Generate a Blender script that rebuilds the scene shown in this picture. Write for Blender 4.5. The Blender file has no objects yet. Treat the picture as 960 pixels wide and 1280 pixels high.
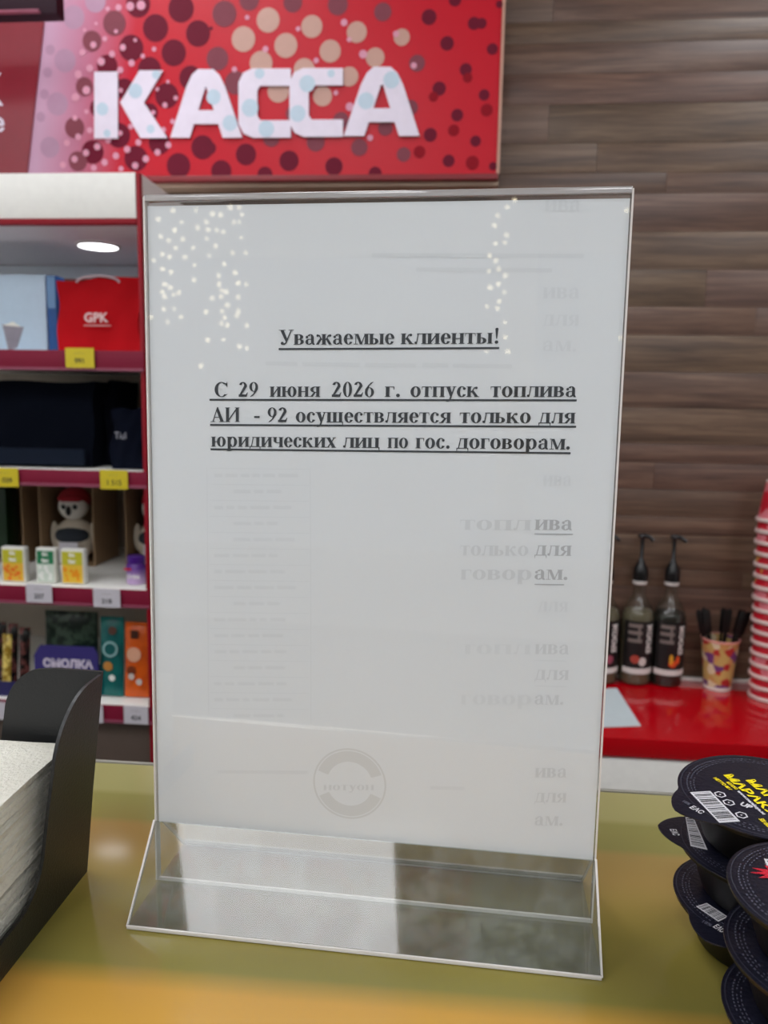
import bpy, bmesh, math, random
from math import cos, sin, pi, radians
from mathutils import Vector, Matrix
random.seed(7)
C = bpy.context.scene.collection
SC = bpy.context.scene

# ------------------------------------------------------------------ camera
PITCH, ROLL, YAW, CAM_H = 0.136, 0.0176, -0.0843, 0.2394
FPX = 961.0
_f = Vector((sin(YAW), cos(YAW), 0)); _r = Vector((cos(YAW), -sin(YAW), 0)); _u = Vector((0, 0, 1))
CF = _f * cos(PITCH) - _u * sin(PITCH)
_u2 = _u * cos(PITCH) + _f * sin(PITCH)
CR = _r * cos(ROLL) + _u2 * sin(ROLL)
CU = _u2 * cos(ROLL) - _r * sin(ROLL)
CP = Vector((0, 0, CAM_H))
cd = bpy.data.cameras.new('camera'); cam = bpy.data.objects.new('camera', cd); C.objects.link(cam)
M = Matrix.Identity(4)
for i in range(3):
    M[i][0] = CR[i]; M[i][1] = CU[i]; M[i][2] = -CF[i]; M[i][3] = CP[i]
cam.matrix_world = M
cd.sensor_fit = 'VERTICAL'; cd.sensor_height = 36; cd.lens = 36 * FPX / 1280
cd.clip_start = 0.02
cd.dof.use_dof = True; cd.dof.focus_distance = 0.35; cd.dof.aperture_fstop = 13
SC.camera = cam
# ------------------------------------------------------------------ world, exposure
w = bpy.data.worlds.new('world'); SC.world = w; w.use_nodes = True
w.node_tree.nodes['Background'].inputs[0].default_value = (0.75, 0.82, 0.9, 1)
w.node_tree.nodes['Background'].inputs[1].default_value = 0.6
SC.view_settings.view_transform = 'Standard'; SC.view_settings.look = 'None'
SC.view_settings.gamma = 1; SC.view_settings.use_curve_mapping = False
SC.view_settings.exposure = 0.17
SC.cycles.max_bounces = 10; SC.cycles.transparent_max_bounces = 24
SC.cycles.sample_clamp_indirect = 4.0
PANEL_STRENGTH = 7.0

# ------------------------------------------------------------------ measuring helpers (pixel of the photo + a real depth -> point)
def ray(x, y): return CF + CR * ((x - 480) / FPX) - CU * ((y - 640) / FPX)
def at(x, y, Y):
    d = ray(x, y); return CP + d * ((Y - CP.y) / d.y)
def atz(x, y, z=0.0):
    d = ray(x, y); return CP + d * ((z - CP.z) / d.z)
def onplane(x, y, p, n):
    d = ray(x, y); return CP + d * ((p - CP).dot(n) / d.dot(n))

# ------------------------------------------------------------------ materials
def lin(c):
    def f(v):
        v /= 255.0
        return v / 12.92 if v <= .04045 else ((v + .055) / 1.055) ** 2.4
    return (f(c[0]), f(c[1]), f(c[2]), 1)
def nodes_of(name):
    m = bpy.data.materials.new(name); m.use_nodes = True
    nt = m.node_tree; return m, nt, nt.nodes['Principled BSDF'], nt.nodes['Material Output']
def add(nt, t, **k):
    n = nt.nodes.new(t)
    for a, b in k.items(): setattr(n, a, b)
    return n
def mat(name, c, rough=.5, metal=0, var=.06, scale=60, bump=0, spec=.5, coat=0, stretch=(1, 1, 1)):
    m, nt, p, o = nodes_of(name)
    tc = add(nt, 'ShaderNodeTexCoord'); mp = add(nt, 'ShaderNodeMapping'); mp.inputs['Scale'].default_value = stretch
    nz = add(nt, 'ShaderNodeTexNoise'); nz.inputs['Scale'].default_value = scale; nz.inputs['Detail'].default_value = 4
    nt.links.new(tc.outputs['Object'], mp.inputs[0]); nt.links.new(mp.outputs[0], nz.inputs['Vector'])
    r = add(nt, 'ShaderNodeMapRange'); r.inputs[3].default_value = 1 - var; r.inputs[4].default_value = 1 + var
    nt.links.new(nz.outputs['Fac'], r.inputs[0])
    h = add(nt, 'ShaderNodeHueSaturation'); h.inputs['Color'].default_value = lin(c)
    nt.links.new(r.outputs[0], h.inputs['Value']); nt.links.new(h.outputs[0], p.inputs['Base Color'])
    p.inputs['Roughness'].default_value = rough; p.inputs['Metallic'].default_value = metal
    p.inputs['Specular IOR Level'].default_value = spec; p.inputs['Coat Weight'].default_value = coat
    if bump:
        b = add(nt, 'ShaderNodeBump'); b.inputs['Strength'].default_value = bump; b.inputs['Distance'].default_value = .002
        nt.links.new(nz.outputs['Fac'], b.inputs['Height']); nt.links.new(b.outputs[0], p.inputs['Normal'])
    return m
def emit(name, c, s):
    m, nt, p, o = nodes_of(name)
    e = add(nt, 'ShaderNodeEmission'); e.inputs[0].default_value = lin(c); e.inputs[1].default_value = s
    nt.links.new(e.outputs[0], o.inputs[0]); return m
def clear(name, tint=(250, 252, 252), gloss=1.0, rough=.02, ior=1.49, haze=0.0, hazec=(220, 225, 225), wear=0.0):
    m, nt, p, o = nodes_of(name)
    t = add(nt, 'ShaderNodeBsdfTransparent'); t.inputs[0].default_value = lin(tint)
    g = add(nt, 'ShaderNodeBsdfGlossy'); g.inputs['Roughness'].default_value = rough
    f = add(nt, 'ShaderNodeFresnel'); f.inputs[0].default_value = ior
    mm = add(nt, 'ShaderNodeMath', operation='MULTIPLY'); mm.inputs[1].default_value = gloss
    ge = add(nt, 'ShaderNodeNewGeometry'); iv = add(nt, 'ShaderNodeMath', operation='SUBTRACT'); iv.inputs[0].default_value = 1
    nt.links.new(ge.outputs['Backfacing'], iv.inputs[1])
    m2 = add(nt, 'ShaderNodeMath', operation='MULTIPLY'); nt.links.new(f.outputs[0], m2.inputs[0]); nt.links.new(iv.outputs[0], m2.inputs[1])
    nt.links.new(m2.outputs[0], mm.inputs[0])
    x = add(nt, 'ShaderNodeMixShader'); nt.links.new(mm.outputs[0], x.inputs[0])
    d = add(nt, 'ShaderNodeBsdfDiffuse'); d.inputs[0].default_value = lin(hazec)
    y = add(nt, 'ShaderNodeMixShader'); y.inputs[0].default_value = haze
    if wear:
        tc = add(nt, 'ShaderNodeTexCoord'); nz = add(nt, 'ShaderNodeTexNoise'); nz.inputs['Scale'].default_value = 55
        nz.inputs['Detail'].default_value = 8; nz.inputs['Roughness'].default_value = .7
        nt.links.new(tc.outputs['Object'], nz.inputs['Vector'])
        r = add(nt, 'ShaderNodeMapRange'); r.inputs[1].default_value = .45; r.inputs[2].default_value = .75
        r.inputs[3].default_value = haze; r.inputs[4].default_value = haze + wear
        nt.links.new(nz.outputs['Fac'], r.inputs[0]); nt.links.new(r.outputs[0], y.inputs[0])
    nt.links.new(t.outputs[0], y.inputs[1]); nt.links.new(d.outputs[0], y.inputs[2])
    nt.links.new(y.outputs[0], x.inputs[1]); nt.links.new(g.outputs[0], x.inputs[2])
    nt.links.new(x.outputs[0], o.inputs[0]); return m

# ------------------------------------------------------------------ mesh helpers
class MB:
    def __init__(s): s.v = []; s.f = []
    def quad(s, *p):
        n = len(s.v); s.v += [tuple(q) for q in p]; s.f.append(tuple(range(n, n + len(p)))); return s
    poly = quad
    def box(s, x0, x1, y0, y1, z0, z1):
        n = len(s.v)
        s.v += [(x0, y0, z0), (x1, y0, z0), (x1, y1, z0), (x0, y1, z0), (x0, y0, z1), (x1, y0, z1), (x1, y1, z1), (x0, y1, z1)]
        for q in ((0, 3, 2, 1), (4, 5, 6, 7), (0, 1, 5, 4), (1, 2, 6, 5), (2, 3, 7, 6), (3, 0, 4, 7)):
            s.f.append(tuple(n + i for i in q))
        return s
    def lathe(s, prof, cx=0, cy=0, seg=32, cap=True):
        n = len(s.v); k = len(prof)
        for j in range(seg):
            a = 2 * pi * j / seg
            for r, z in prof: s.v.append((cx + r * cos(a), cy + r * sin(a), z))
        for j in range(seg):
            b = (j + 1) % seg
            for i in range(k - 1):
                s.f.append((n + j * k + i, n + b * k + i, n + b * k + i + 1, n + j * k + i + 1))
        if cap:
            s.f.append(tuple(n + j * k for j in range(seg))[::-1]); s.f.append(tuple(n + j * k + k - 1 for j in range(seg)))
        return s
    def prism(s, pts, axis, a, b):
        # pts 2D outline; axis 'y': (x,z), axis 'z': (x,y), axis 'x': (y,z)
        n = len(s.v); k = len(pts)
        for d in (a, b):
            for p, q in pts:
                s.v.append((p, d, q) if axis == 'y' else (p, q, d) if axis == 'z' else (d, p, q))
        s.f.append(tuple(range(n, n + k))[::-1]); s.f.append(tuple(range(n + k, n + 2 * k)))
        for i in range(k):
            j = (i + 1) % k; s.f.append((n + i, n + j, n + k + j, n + k + i))
        return s
    def tube(s, p0, p1, r0, r1=None, seg=12):
        r1 = r0 if r1 is None else r1
        p0 = Vector(p0); p1 = Vector(p1); d = (p1 - p0).normalized()
        u = d.orthogonal().normalized(); v = d.cross(u); n = len(s.v)
        for p, r in ((p0, r0), (p1, r1)):
            for j in range(seg):
                a = 2 * pi * j / seg; s.v.append(tuple(p + u * r * cos(a) + v * r * sin(a)))
        for j in range(seg):
            b = (j + 1) % seg; s.f.append((n + j, n + b, n + seg + b, n + seg + j))
        s.f.append(tuple(range(n, n + seg))[::-1]); s.f.append(tuple(range(n + seg, n + 2 * seg)))
        return s
    def sphere(s, c, r, seg=12, rings=8, sc=(1, 1, 1)):
        n = len(s.v)
        for i in range(rings + 1):
            t = pi * i / rings
            for j in range(seg):
                a = 2 * pi * j / seg
                s.v.append((c[0] + r * sc[0] * sin(t) * cos(a), c[1] + r * sc[1] * sin(t) * sin(a), c[2] + r * sc[2] * cos(t)))
        for i in range(rings):
            for j in range(seg):
                b = (j + 1) % seg
                s.f.append((n + i * seg + j, n + (i + 1) * seg + j, n + (i + 1) * seg + b, n + i * seg + b))
        return s
    def disc(s, c, r, y, seg=20):   # disc in an x-z plane
        n = len(s.v)
        for j in range(seg):
            a = 2 * pi * j / seg; s.v.append((c[0] + r * cos(a), y, c[1] + r * sin(a)))
        s.f.append(tuple(range(n, n + seg))); return s
    def build(s, name, m, parent=None, smooth=False, bevel=0, loc=None, rot=None, subs=0):
        me = bpy.data.meshes.new(name); me.from_pydata(s.v, [], s.f)
        bm = bmesh.new(); bm.from_mesh(me)
        if smooth or bevel: bmesh.ops.remove_doubles(bm, verts=bm.verts, dist=1e-6)
        bmesh.ops.recalc_face_normals(bm, faces=bm.faces)
        if bevel:
            ed = [e for e in bm.edges if len(e.link_faces) == 2 and e.calc_face_angle(0) > .5]
            bmesh.ops.bevel(bm, geom=ed, offset=bevel, segments=2, affect='EDGES', profile=.6, clamp_overlap=True)
        bm.to_mesh(me); bm.free()
        me.materials.append(m)
        if smooth or bevel:
            me.shade_smooth(); me.set_sharp_from_angle(angle=radians(42))
        o = bpy.data.objects.new(name, me); C.objects.link(o)
        if parent: o.parent = parent
        if loc is not None: o.location = loc
        if rot is not None: o.rotation_euler = rot
        if subs:
            md = o.modifiers.new('smooth', 'SUBSURF'); md.levels = subs; md.render_levels = subs
        return o
def tag(o, label=None, cat=None, group=None, kind=None):
    if label: o['label'] = label
    if cat: o['category'] = cat
    if group: o['group'] = group
    if kind: o['kind'] = kind
    return o
def thing(name, loc, label, cat, group=None, rot=(0, 0, 0)):
    o = bpy.data.objects.new(name, None); C.objects.link(o); o.location = loc; o.rotation_euler = rot
    o.empty_display_size = .02
    return tag(o, label, cat, group)
def copy_tree(o, parent=None):
    c = o.copy(); C.objects.link(c)
    if parent: c.parent = parent
    for ch in list(o.children): copy_tree(ch, c)
    return c
def text_mesh(txt, size, align='CENTER', bold=0.0, shear=0.0):
    cu = bpy.data.curves.new('t', 'FONT'); cu.body = txt; cu.size = size; cu.align_x = align; cu.offset = bold; cu.shear = shear
    cu.resolution_u = 3
    ob = bpy.data.objects.new('t', cu); C.objects.link(ob)
    dg = bpy.context.evaluated_depsgraph_get(); me = bpy.data.meshes.new_from_object(ob.evaluated_get(dg))
    bpy.data.objects.remove(ob); bpy.data.curves.remove(cu)
    return me
def text(name, txt, size, m, parent, loc, rot=(pi / 2, 0, 0), align='CENTER', bold=0.0, shear=0.0, sx=1.0):
    me = text_mesh(txt, size, align, bold, shear); me.materials.clear(); me.materials.append(m); me.name = name
    o = bpy.data.objects.new(name, me); C.objects.link(o); o.parent = parent; o.location = loc; o.rotation_euler = rot; o.scale = (sx, 1, 1)
    return o

# ------------------------------------------------------------------ common materials
m_white = mat('white_laminate', (238, 237, 232), .35)
m_red = mat('red_laminate', (178, 3, 18), .14, var=.03, coat=.2)
m_trimred = mat('red_trim', (138, 8, 28), .45, spec=.25)
m_maroon = mat('maroon_price_rail', (124, 26, 52), .45, var=.05, spec=.2)
m_railedge = mat('rail_edge', (140, 66, 88), .4)
m_black = mat('black_plastic', (14, 14, 16), .3)
m_ink = mat('ink', (26, 26, 30), .6, var=.02)
m_offwhite = mat('room_wall_paint', (205, 205, 200), .8)

# ------------------------------------------------------------------ setting
WY = 1.75; CEIL = 1.75; FLOOR = -1.05
def struct(o): o['kind'] = 'structure'; return o
struct(MB().box(-3.2, 3.2, -4.1, 1.95, FLOOR - .05, FLOOR).build('floor', mat('floor_tile', (150, 146, 140), .2, scale=8)))
struct(MB().box(-3.2, 3.2, -4.1, 1.95, CEIL, CEIL + .05).build('ceiling', mat('ceiling_paint', (215, 213, 205), .8)))
struct(MB().box(-3.2, -3.1, -4.1, 1.95, FLOOR, CEIL).build('wall_left', m_offwhite))
struct(MB().box(3.1, 3.2, -4.1, 1.95, FLOOR, CEIL).build('wall_right', m_offwhite))
wf = struct(MB().box(-3.1, 3.1, -4.1, -4.0, FLOOR, FLOOR + .5).box(-3.1, 3.1, -4.1, -4, CEIL - .5, CEIL)
            .box(-3.1, -2.4, -4.1, -4, FLOOR + .5, CEIL - .5).box(2.4, 3.1, -4.1, -4, FLOOR + .5, CEIL - .5)
            .box(-.1, .1, -4.1, -4, FLOOR + .5, CEIL - .5).build('wall_front', m_offwhite))
wb = struct(MB().box(-3.1, 3.1, WY + .012, WY + .12, FLOOR, CEIL).build('wall_back', mat('wall_backing', (84, 66, 54), .7)))
# wood planks of the back wall
def wood():
    m, nt, p, o = nodes_of('plank_wood')
    tc = add(nt, 'ShaderNodeTexCoord'); oi = add(nt, 'ShaderNodeObjectInfo')
    sc = add(nt, 'ShaderNodeVectorMath', operation='SCALE'); sc.inputs[0].default_value = (37, 11, 23)
    nt.links.new(oi.outputs['Random'], sc.inputs['Scale'])
    ad = add(nt, 'ShaderNodeVectorMath', operation='ADD'); nt.links.new(tc.outputs['Object'], ad.inputs[0]); nt.links.new(sc.outputs[0], ad.inputs[1])
    mp = add(nt, 'ShaderNodeMapping'); mp.inputs['Scale'].default_value = (1.6, 1, 26); nt.links.new(ad.outputs[0], mp.inputs[0])
    n1 = add(nt, 'ShaderNodeTexNoise'); n1.inputs['Scale'].default_value = 2.2; n1.inputs['Detail'].default_value = 7; n1.inputs['Roughness'].default_value = .62; n1.inputs['Distortion'].default_value = .6
    nt.links.new(mp.outputs[0], n1.inputs['Vector'])
    mp2 = add(nt, 'ShaderNodeMapping'); mp2.inputs['Scale'].default_value = (5, 1, 160); nt.links.new(ad.outputs[0], mp2.inputs[0])
    n2 = add(nt, 'ShaderNodeTexNoise'); n2.inputs['Scale'].default_value = 2.0; n2.inputs['Detail'].default_value = 3
    nt.links.new(mp2.outputs[0], n2.inputs['Vector'])
    mx = add(nt, 'ShaderNodeMath', operation='MULTIPLY_ADD'); mx.inputs[1].default_value = .35
    nt.links.new(n2.outputs['Fac'], mx.inputs[0]); nt.links.new(n1.outputs['Fac'], mx.inputs[2])
    cr = add(nt, 'ShaderNodeValToRGB'); e = cr.color_ramp.elements
    e[0].position = .45; e[0].color = lin((64, 48, 40)); e[1].position = .92; e[1].color = lin((120, 96, 78))
    q = cr.color_ramp.elements.new(.66); q.color = lin((90, 69, 56))
    nt.links.new(mx.outputs[0], cr.inputs[0])
    hs = add(nt, 'ShaderNodeHueSaturation'); nt.links.new(cr.outputs[0], hs.inputs['Color'])
    r1 = add(nt, 'ShaderNodeMapRange'); r1.inputs[3].default_value = 1.05; r1.inputs[4].default_value = 1.2; nt.links.new(oi.outputs['Random'], r1.inputs[0]); nt.links.new(r1.outputs[0], hs.inputs['Value'])
    wn = add(nt, 'ShaderNodeTexWhiteNoise', noise_dimensions='1D'); nt.links.new(oi.outputs['Random'], wn.inputs['W'])
    r2 = add(nt, 'ShaderNodeMapRange'); r2.inputs[3].default_value = .485; r2.inputs[4].default_value = .51; nt.links.new(wn.outputs['Value'], r2.inputs[0]); nt.links.new(r2.outputs[0], hs.inputs['Hue'])
    nt.links.new(hs.outputs[0], p.inputs['Base Color']); p.inputs['Roughness'].default_value = .38
    b = add(nt, 'ShaderNodeBump'); b.inputs['Strength'].default_value = .15; b.inputs['Distance'].default_value = .001
    nt.links.new(mx.outputs[0], b.inputs['Height']); nt.links.new(b.outputs[0], p.inputs['Normal'])
    return m
m_wood = wood()
pm = {}
z = -.46; joint = at(686, 150, WY).x
row = 0
while z < 1.72:
    h = random.choice((.042, .06, .078))
    L = 1.25
    x = joint - L * 2 + (0 if row % 4 == 1 else random.uniform(.1, 1.1))
    while x < 2.4:
        if h not in pm:
            pm[h] = MB().box(-L / 2 + .0003, L / 2 - .0003, 0, .011, -h / 2 + .0003, h / 2 - .0003).build('plank', m_wood, wb, bevel=.0003)
            p = pm[h]
        else:
            p = pm[h].copy(); C.objects.link(p); p.parent = wb
        p.location = (x + L / 2, WY - random.uniform(0, .0005), z + h / 2)
        x += L
    z += h; row += 1

# ceiling light panels
m_led = emit('led_diffuser', (250, 251, 255), PANEL_STRENGTH)
PW = .675; PL = 1.1
lp = None; k = 0
names = {(-.5625, -.775): 'square ceiling light panel reflected in the clear sign foot'}
for (x, y) in ((-.605, -.98), (-.605, -2.9), (1.3, -.98), (1.3, -2.9), (-2.3, -.98), (-2.3, -2.9), (-.9, .9), (1.3, .9)):
    t = thing('ceiling_light', (x, y, CEIL - .015), 'oblong white ceiling light panel above the shop floor, out of view', 'ceiling light', 'ceiling light panels')
    MB().box(-PW / 2, PW / 2, -PL / 2, PL / 2, 0, .006).build('diffuser', m_led, t)
    MB().box(-PW / 2 - .02, PW / 2 + .02, -PL / 2 - .02, PL / 2 + .02, .0062, .015).build('frame', m_white, t)

# ------------------------------------------------------------------ serving counter (front ledge)
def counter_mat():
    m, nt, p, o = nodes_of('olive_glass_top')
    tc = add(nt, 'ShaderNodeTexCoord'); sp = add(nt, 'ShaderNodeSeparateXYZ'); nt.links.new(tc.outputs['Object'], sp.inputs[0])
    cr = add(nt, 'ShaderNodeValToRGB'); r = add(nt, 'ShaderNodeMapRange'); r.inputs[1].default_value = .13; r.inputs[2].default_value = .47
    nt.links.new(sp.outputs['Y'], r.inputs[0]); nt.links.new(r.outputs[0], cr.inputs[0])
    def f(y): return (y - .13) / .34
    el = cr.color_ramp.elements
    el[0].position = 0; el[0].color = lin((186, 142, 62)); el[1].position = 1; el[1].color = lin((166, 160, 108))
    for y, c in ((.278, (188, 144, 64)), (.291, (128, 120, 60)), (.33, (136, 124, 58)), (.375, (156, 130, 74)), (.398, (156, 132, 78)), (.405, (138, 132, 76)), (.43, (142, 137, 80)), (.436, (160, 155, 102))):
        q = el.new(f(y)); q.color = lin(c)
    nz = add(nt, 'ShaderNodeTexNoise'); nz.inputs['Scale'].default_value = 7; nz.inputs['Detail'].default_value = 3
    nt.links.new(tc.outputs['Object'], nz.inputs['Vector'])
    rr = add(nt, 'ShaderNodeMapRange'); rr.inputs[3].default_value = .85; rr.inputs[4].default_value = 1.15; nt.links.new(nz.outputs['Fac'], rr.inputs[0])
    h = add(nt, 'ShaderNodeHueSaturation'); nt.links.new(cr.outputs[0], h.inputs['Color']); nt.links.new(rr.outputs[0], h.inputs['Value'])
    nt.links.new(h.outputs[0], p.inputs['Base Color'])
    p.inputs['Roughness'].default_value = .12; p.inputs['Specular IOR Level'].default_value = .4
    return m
ct = thing('serving_counter', (0, 0, 0), 'olive glass-topped customer counter in the foreground under the notice stand', 'counter')
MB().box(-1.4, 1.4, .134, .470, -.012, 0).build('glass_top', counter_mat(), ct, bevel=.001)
MB().box(-1.39, 1.39, .15, .455, FLOOR, -.0125).build('cabinet_body', mat('counter_body', (120, 116, 100), .5), ct)
m_steel = mat('pale_metal_strip', (240, 236, 226), .3, metal=.3, scale=300, stretch=(.05, 1, 1))
MB().tube((-1.4, .1296, -.0032), (1.4, .1296, -.0032), .0038, seg=24).build('near_edge_strip', mat('polished_strip', (235, 232, 225), .16, metal=1), ct, smooth=True)
MB().box(-1.4, 1.4, .4705, .4735, -.03, .0004).build('far_edge_strip', mat('grey_edge', (150, 148, 138), .35), ct, bevel=.0005)

# ------------------------------------------------------------------ back counter (red worktop on white cabinet)
RZ = -.368; RF = 1.405
bc = thing('back_counter_cabinet', (0, 0, FLOOR), 'white cabinet carrying the red worktop against the wood wall', 'cabinet')
bx0, bx1 = -.50, 2.2
MB().box(bx0, bx1, RF + .02, WY - .004, .08, RZ - .04 - FLOOR).build('carcass', m_white, bc)
MB().box(bx0, bx1, RF + .06, WY - .004, 0, .08).build('plinth', m_black, bc)
for i in range(4):
    x0 = bx0 + i * .675
    d = MB().box(x0 + .002, x0 + .673, RF + .002, RF + .02, .085, RZ - .043 - FLOOR).build('door', m_white, bc, bevel=.001)
    MB().box(x0 + .58, x0 + .592, RF - .02, RF + .002, .35, .5).build('handle', m_steel, d, bevel=.002)
rw = MB().box(bx0, bx1, RF, WY - .004, RZ - .038, RZ).build('worktop', m_red, bevel=.0025)
tag(rw, 'glossy red worktop along the wood-panelled wall', 'worktop')
struct(MB().box(bx0, bx1, WY - .012, WY - .0035, RZ + .0005, RZ + .008).build('trim_1', m_white))
# white sheet on worktop
pts = [atz(748, 862, RZ), atz(771, 861, RZ), atz(801, 908, RZ), atz(745, 910, RZ)]
sh = MB().prism([(p.x, p.y) for p in pts], 'z', RZ + .0004, RZ + .0016).build('paper_sheet', mat('pale_sheet', (196, 208, 212), .5))
tag(sh, 'pale sheet lying on the red worktop in front of the syrup bottles', 'paper sheet')

# ------------------------------------------------------------------ syrup bottles
m_bglass = clear('bottle_glass', (234, 234, 230), 1.3, .03, 1.5, haze=.03, hazec=(150, 155, 140))
m_band = mat('label_white', (215, 212, 208), .5)
m_lab = mat('label_black', (16, 16, 17), .45)
def bottle(px, name_lab, liquid, pic, base_y, rz=0.0):
    c = atz(px, base_y, RZ); 
    t = thing('syrup_bottle', (c.x, c.y, RZ), name_lab, 'bottle', 'pump syrup bottles on the red worktop', (0, 0, rz))
    R = .0355
    prof = [(.001, .001), (R - .003, .001), (R, .004), (R, .155), (R - .003, .168), (.024, .185), (.016, .198), (.0135, .212), (.0135, .232), (.001, .2325)]
    MB().lathe(prof, seg=40, cap=False).build('bottle_body', m_bglass, t, smooth=True)
    MB().lathe([(.001, .004), (R - .003, .004), (R - .002, .008), (R - .002, .156), (R - .006, .166), (.001, .1665)], seg=36, cap=False).build('syrup', liquid, t, smooth=True)
    # label: part cylinder
    def arc(z0, z1, r, a0, a1, mb, n=20):
        for i in range(n):
            a = a0 + (a1 - a0) * i / n; b = a0 + (a1 - a0) * (i + 1) / n
            mb.quad((r * sin(a), -r * cos(a), z0), (r * sin(b), -r * cos(b), z0), (r * sin(b), -r * cos(b), z1), (r * sin(a), -r * cos(a), z1))
        return mb
    lb = arc(.030, .148, R + .0004, -1.05, 1.3, MB()).build('label', m_lab, t, smooth=True)
    arc(.028, .041, R + .0008, -1.05, 1.3, MB()).build('label_band', m_band, lb, smooth=True)
    # vertical maker lettering wrapped at the right of the label
    me = text_mesh('SPOOM', .019, 'CENTER', .0009); me.materials.clear(); me.materials.append(m_band)
    for v in me.vertices:
        u, h = v.co.x, v.co.y
        a = .62 - (h - .006) / R; v.co = ((R + .0009) * sin(a), -(R + .0009) * cos(a), .108 + u * 1.0)
    o = bpy.data.objects.new('label_lettering', me); C.objects.link(o); o.parent = lb
    mb = MB()
    for k, zc in enumerate((.138, .122, .104)):
        arc(zc - .004, zc + .004, R + .0009, -.75, .10, mb, 8)
    arc(.1, .14, R + .0009, -.15, -.02, mb, 2)
    mb.build('label_ornament', mat('label_grey', (120, 110, 105), .5), lb)
    for (a, zc, rr, mm, s) in pic:
        mb = MB(); n = 14
        ps = []
        for j in range(n):
            q = 2 * pi * j / n; aa = a + rr * s[0] * cos(q) / R
            ps.append(((R + .001) * sin(aa), -(R + .001) * cos(aa), zc + rr * s[1] * sin(q)))
        mb.poly(*ps); mb.build('label_picture', mm, lb)
    MB().lathe([(.0145, .226), (.0155, .228), (.0155, .233), (.0145, .234)], seg=28).build('neck_ring', m_band, t, smooth=True)
    MB().lathe([(.016, .2345), (.0165, .25), (.0155, .262), (.009, .274), (.006, .282), (.0042, .284), (.0042, .33), (.001, .331)], seg=24, cap=False).build('pump', m_black, t, smooth=True)
    nz = MB().lathe([(.001, .329), (.009, .330), (.0105, .334), (.0085, .338), (.001, .339)], seg=20, cap=False)
    nz.tube((0, 0, .335), (.012, -.012, .334), .0055, .0045).tube((.012, -.012, .334), (.020, -.020, .326), .0045, .0035)
    nz.build('pump_head', m_black, t, smooth=True)
    return t
m_coc = mat('coconut_syrup', (104, 97, 76), .3); m_dark = mat('dark_syrup', (16, 11, 10), .2)
p_red = mat('picture_red', (165, 62, 48), .5); p_wh = mat('picture_white', (205, 195, 190), .5); p_or = mat('picture_orange', (215, 78, 30), .5); p_ye = mat('picture_yellow', (214, 156, 40), .5); p_pk = mat('picture_pink', (150, 70, 90), .5)
bottle(750, 'syrup bottle mostly hidden behind the right edge of the notice stand', m_coc, [(.3, .06, .010, p_pk, (1, 1))], 850)
bottle(792, 'clear syrup bottle with greenish syrup and coconut picture on its black label', m_coc, [(-.25, .062, .010, p_red, (1, 1)), (.2, .057, .009, p_wh, (1, 1.1))], 851)
bottle(831, 'dark syrup bottle with an orange flame-like picture on its black label', m_dark, [(.0, .065, .006, p_ye, (.7, 2)), (.1, .055, .009, p_or, (1, .9)), (.42, .064, .005, p_or, (1, 1.9))], 853)

# ------------------------------------------------------------------ paper cup with stirrers
cc = atz(896, 859, RZ)
m_paper = mat('cup_paper', (226, 218, 210), .5)
def cup_print():
    m, nt, p, o = nodes_of('cup_print')
    tc = add(nt, 'ShaderNodeTexCoord'); n = add(nt, 'ShaderNodeTexVoronoi'); n.inputs['Scale'].default_value = 62; n.inputs['Randomness'].default_value = .9
    nt.links.new(tc.outputs['Object'], n.inputs['Vector'])
    cr = add(nt, 'ShaderNodeValToRGB'); cr.color_ramp.interpolation = 'CONSTANT'
    el = cr.color_ramp.elements; el[0].color = lin((196, 166, 98)); el[1].position = .3; el[1].color = lin((112, 60, 122))
    for pz, c in ((.5, (220, 205, 170)), (.65, (178, 48, 44)), (.8, (200, 150, 90))):
        q = el.new(pz); q.color = lin(c)
    sp = add(nt, 'ShaderNodeSeparateColor'); nt.links.new(n.outputs['Color'], sp.inputs[0]); nt.links.new(sp.outputs[0], cr.inputs[0])
    nt.links.new(cr.outputs[0], p.inputs['Base Color']); p.inputs['Roughness'].default_value = .4
    return m
t = thing('paper_cup', (cc.x, cc.y, RZ), 'yellow, purple and red patterned paper cup holding black stirrers', 'cup')
MB().lathe([(.0285, .0), (.0285, .003), (.0395, .112), (.0385, .112), (.0278, .004), (.001, .004)], seg=36, cap=False).build('cup_wall', cup_print(), t, smooth=True)
MB().lathe([(.0290, .0005), (.0292, .008), (.0288, .008), (.0286, .0005)], seg=36, cap=False).build('cup_base_band', m_paper, t, smooth=True)
MB().lathe([(.0392, .110), (.0412, .1115), (.0415, .1135), (.0405, .1155), (.0385, .1145)], seg=36, cap=False).build('rolled_rim', mat('cup_rim_pink', (222, 150, 140), .4), t, smooth=True)
m_stir = mat('stirrer_black', (12, 12, 13), .35)
st0 = None
specs = [(-.030, -.002, -14), (-.027, .004, -13), (-.024, -.004, -11), (-.021, .003, -10), (-.018, -.003, -12), (-.015, .005, -9), (.0, .006, 1), (.003, -.003, 2), (.007, .0, 4), (.017, -.004, 11), (.020, .003, 12), (.023, -.002, 14), (.027, .003, 16), (.024, .008, 13)]
for (dx, dy, ang) in specs:
    if st0 is None:
        s = MB().box(-.0026, .0026, -.0006, .0006, 0, .172).box(-.0056, .0056, -.0007, .0007, .118, .168).build('stirrer', m_stir, bevel=.0004); st0 = s
    else:
        s = st0.copy(); C.objects.link(s)
    a = radians(ang)
    s.location = (cc.x + dx * .45, cc.y + dy, RZ + .0075 + random.uniform(0, .003)); s.rotation_euler = (0, a, random.uniform(-.3, .3))
    tag(s, 'black plastic stirrer in the %s bundle standing in the patterned paper cup' % ('left' if ang < -3 else 'middle' if ang < 6 else 'right'), 'stirrer', 'black stirrers in the paper cup')

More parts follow.
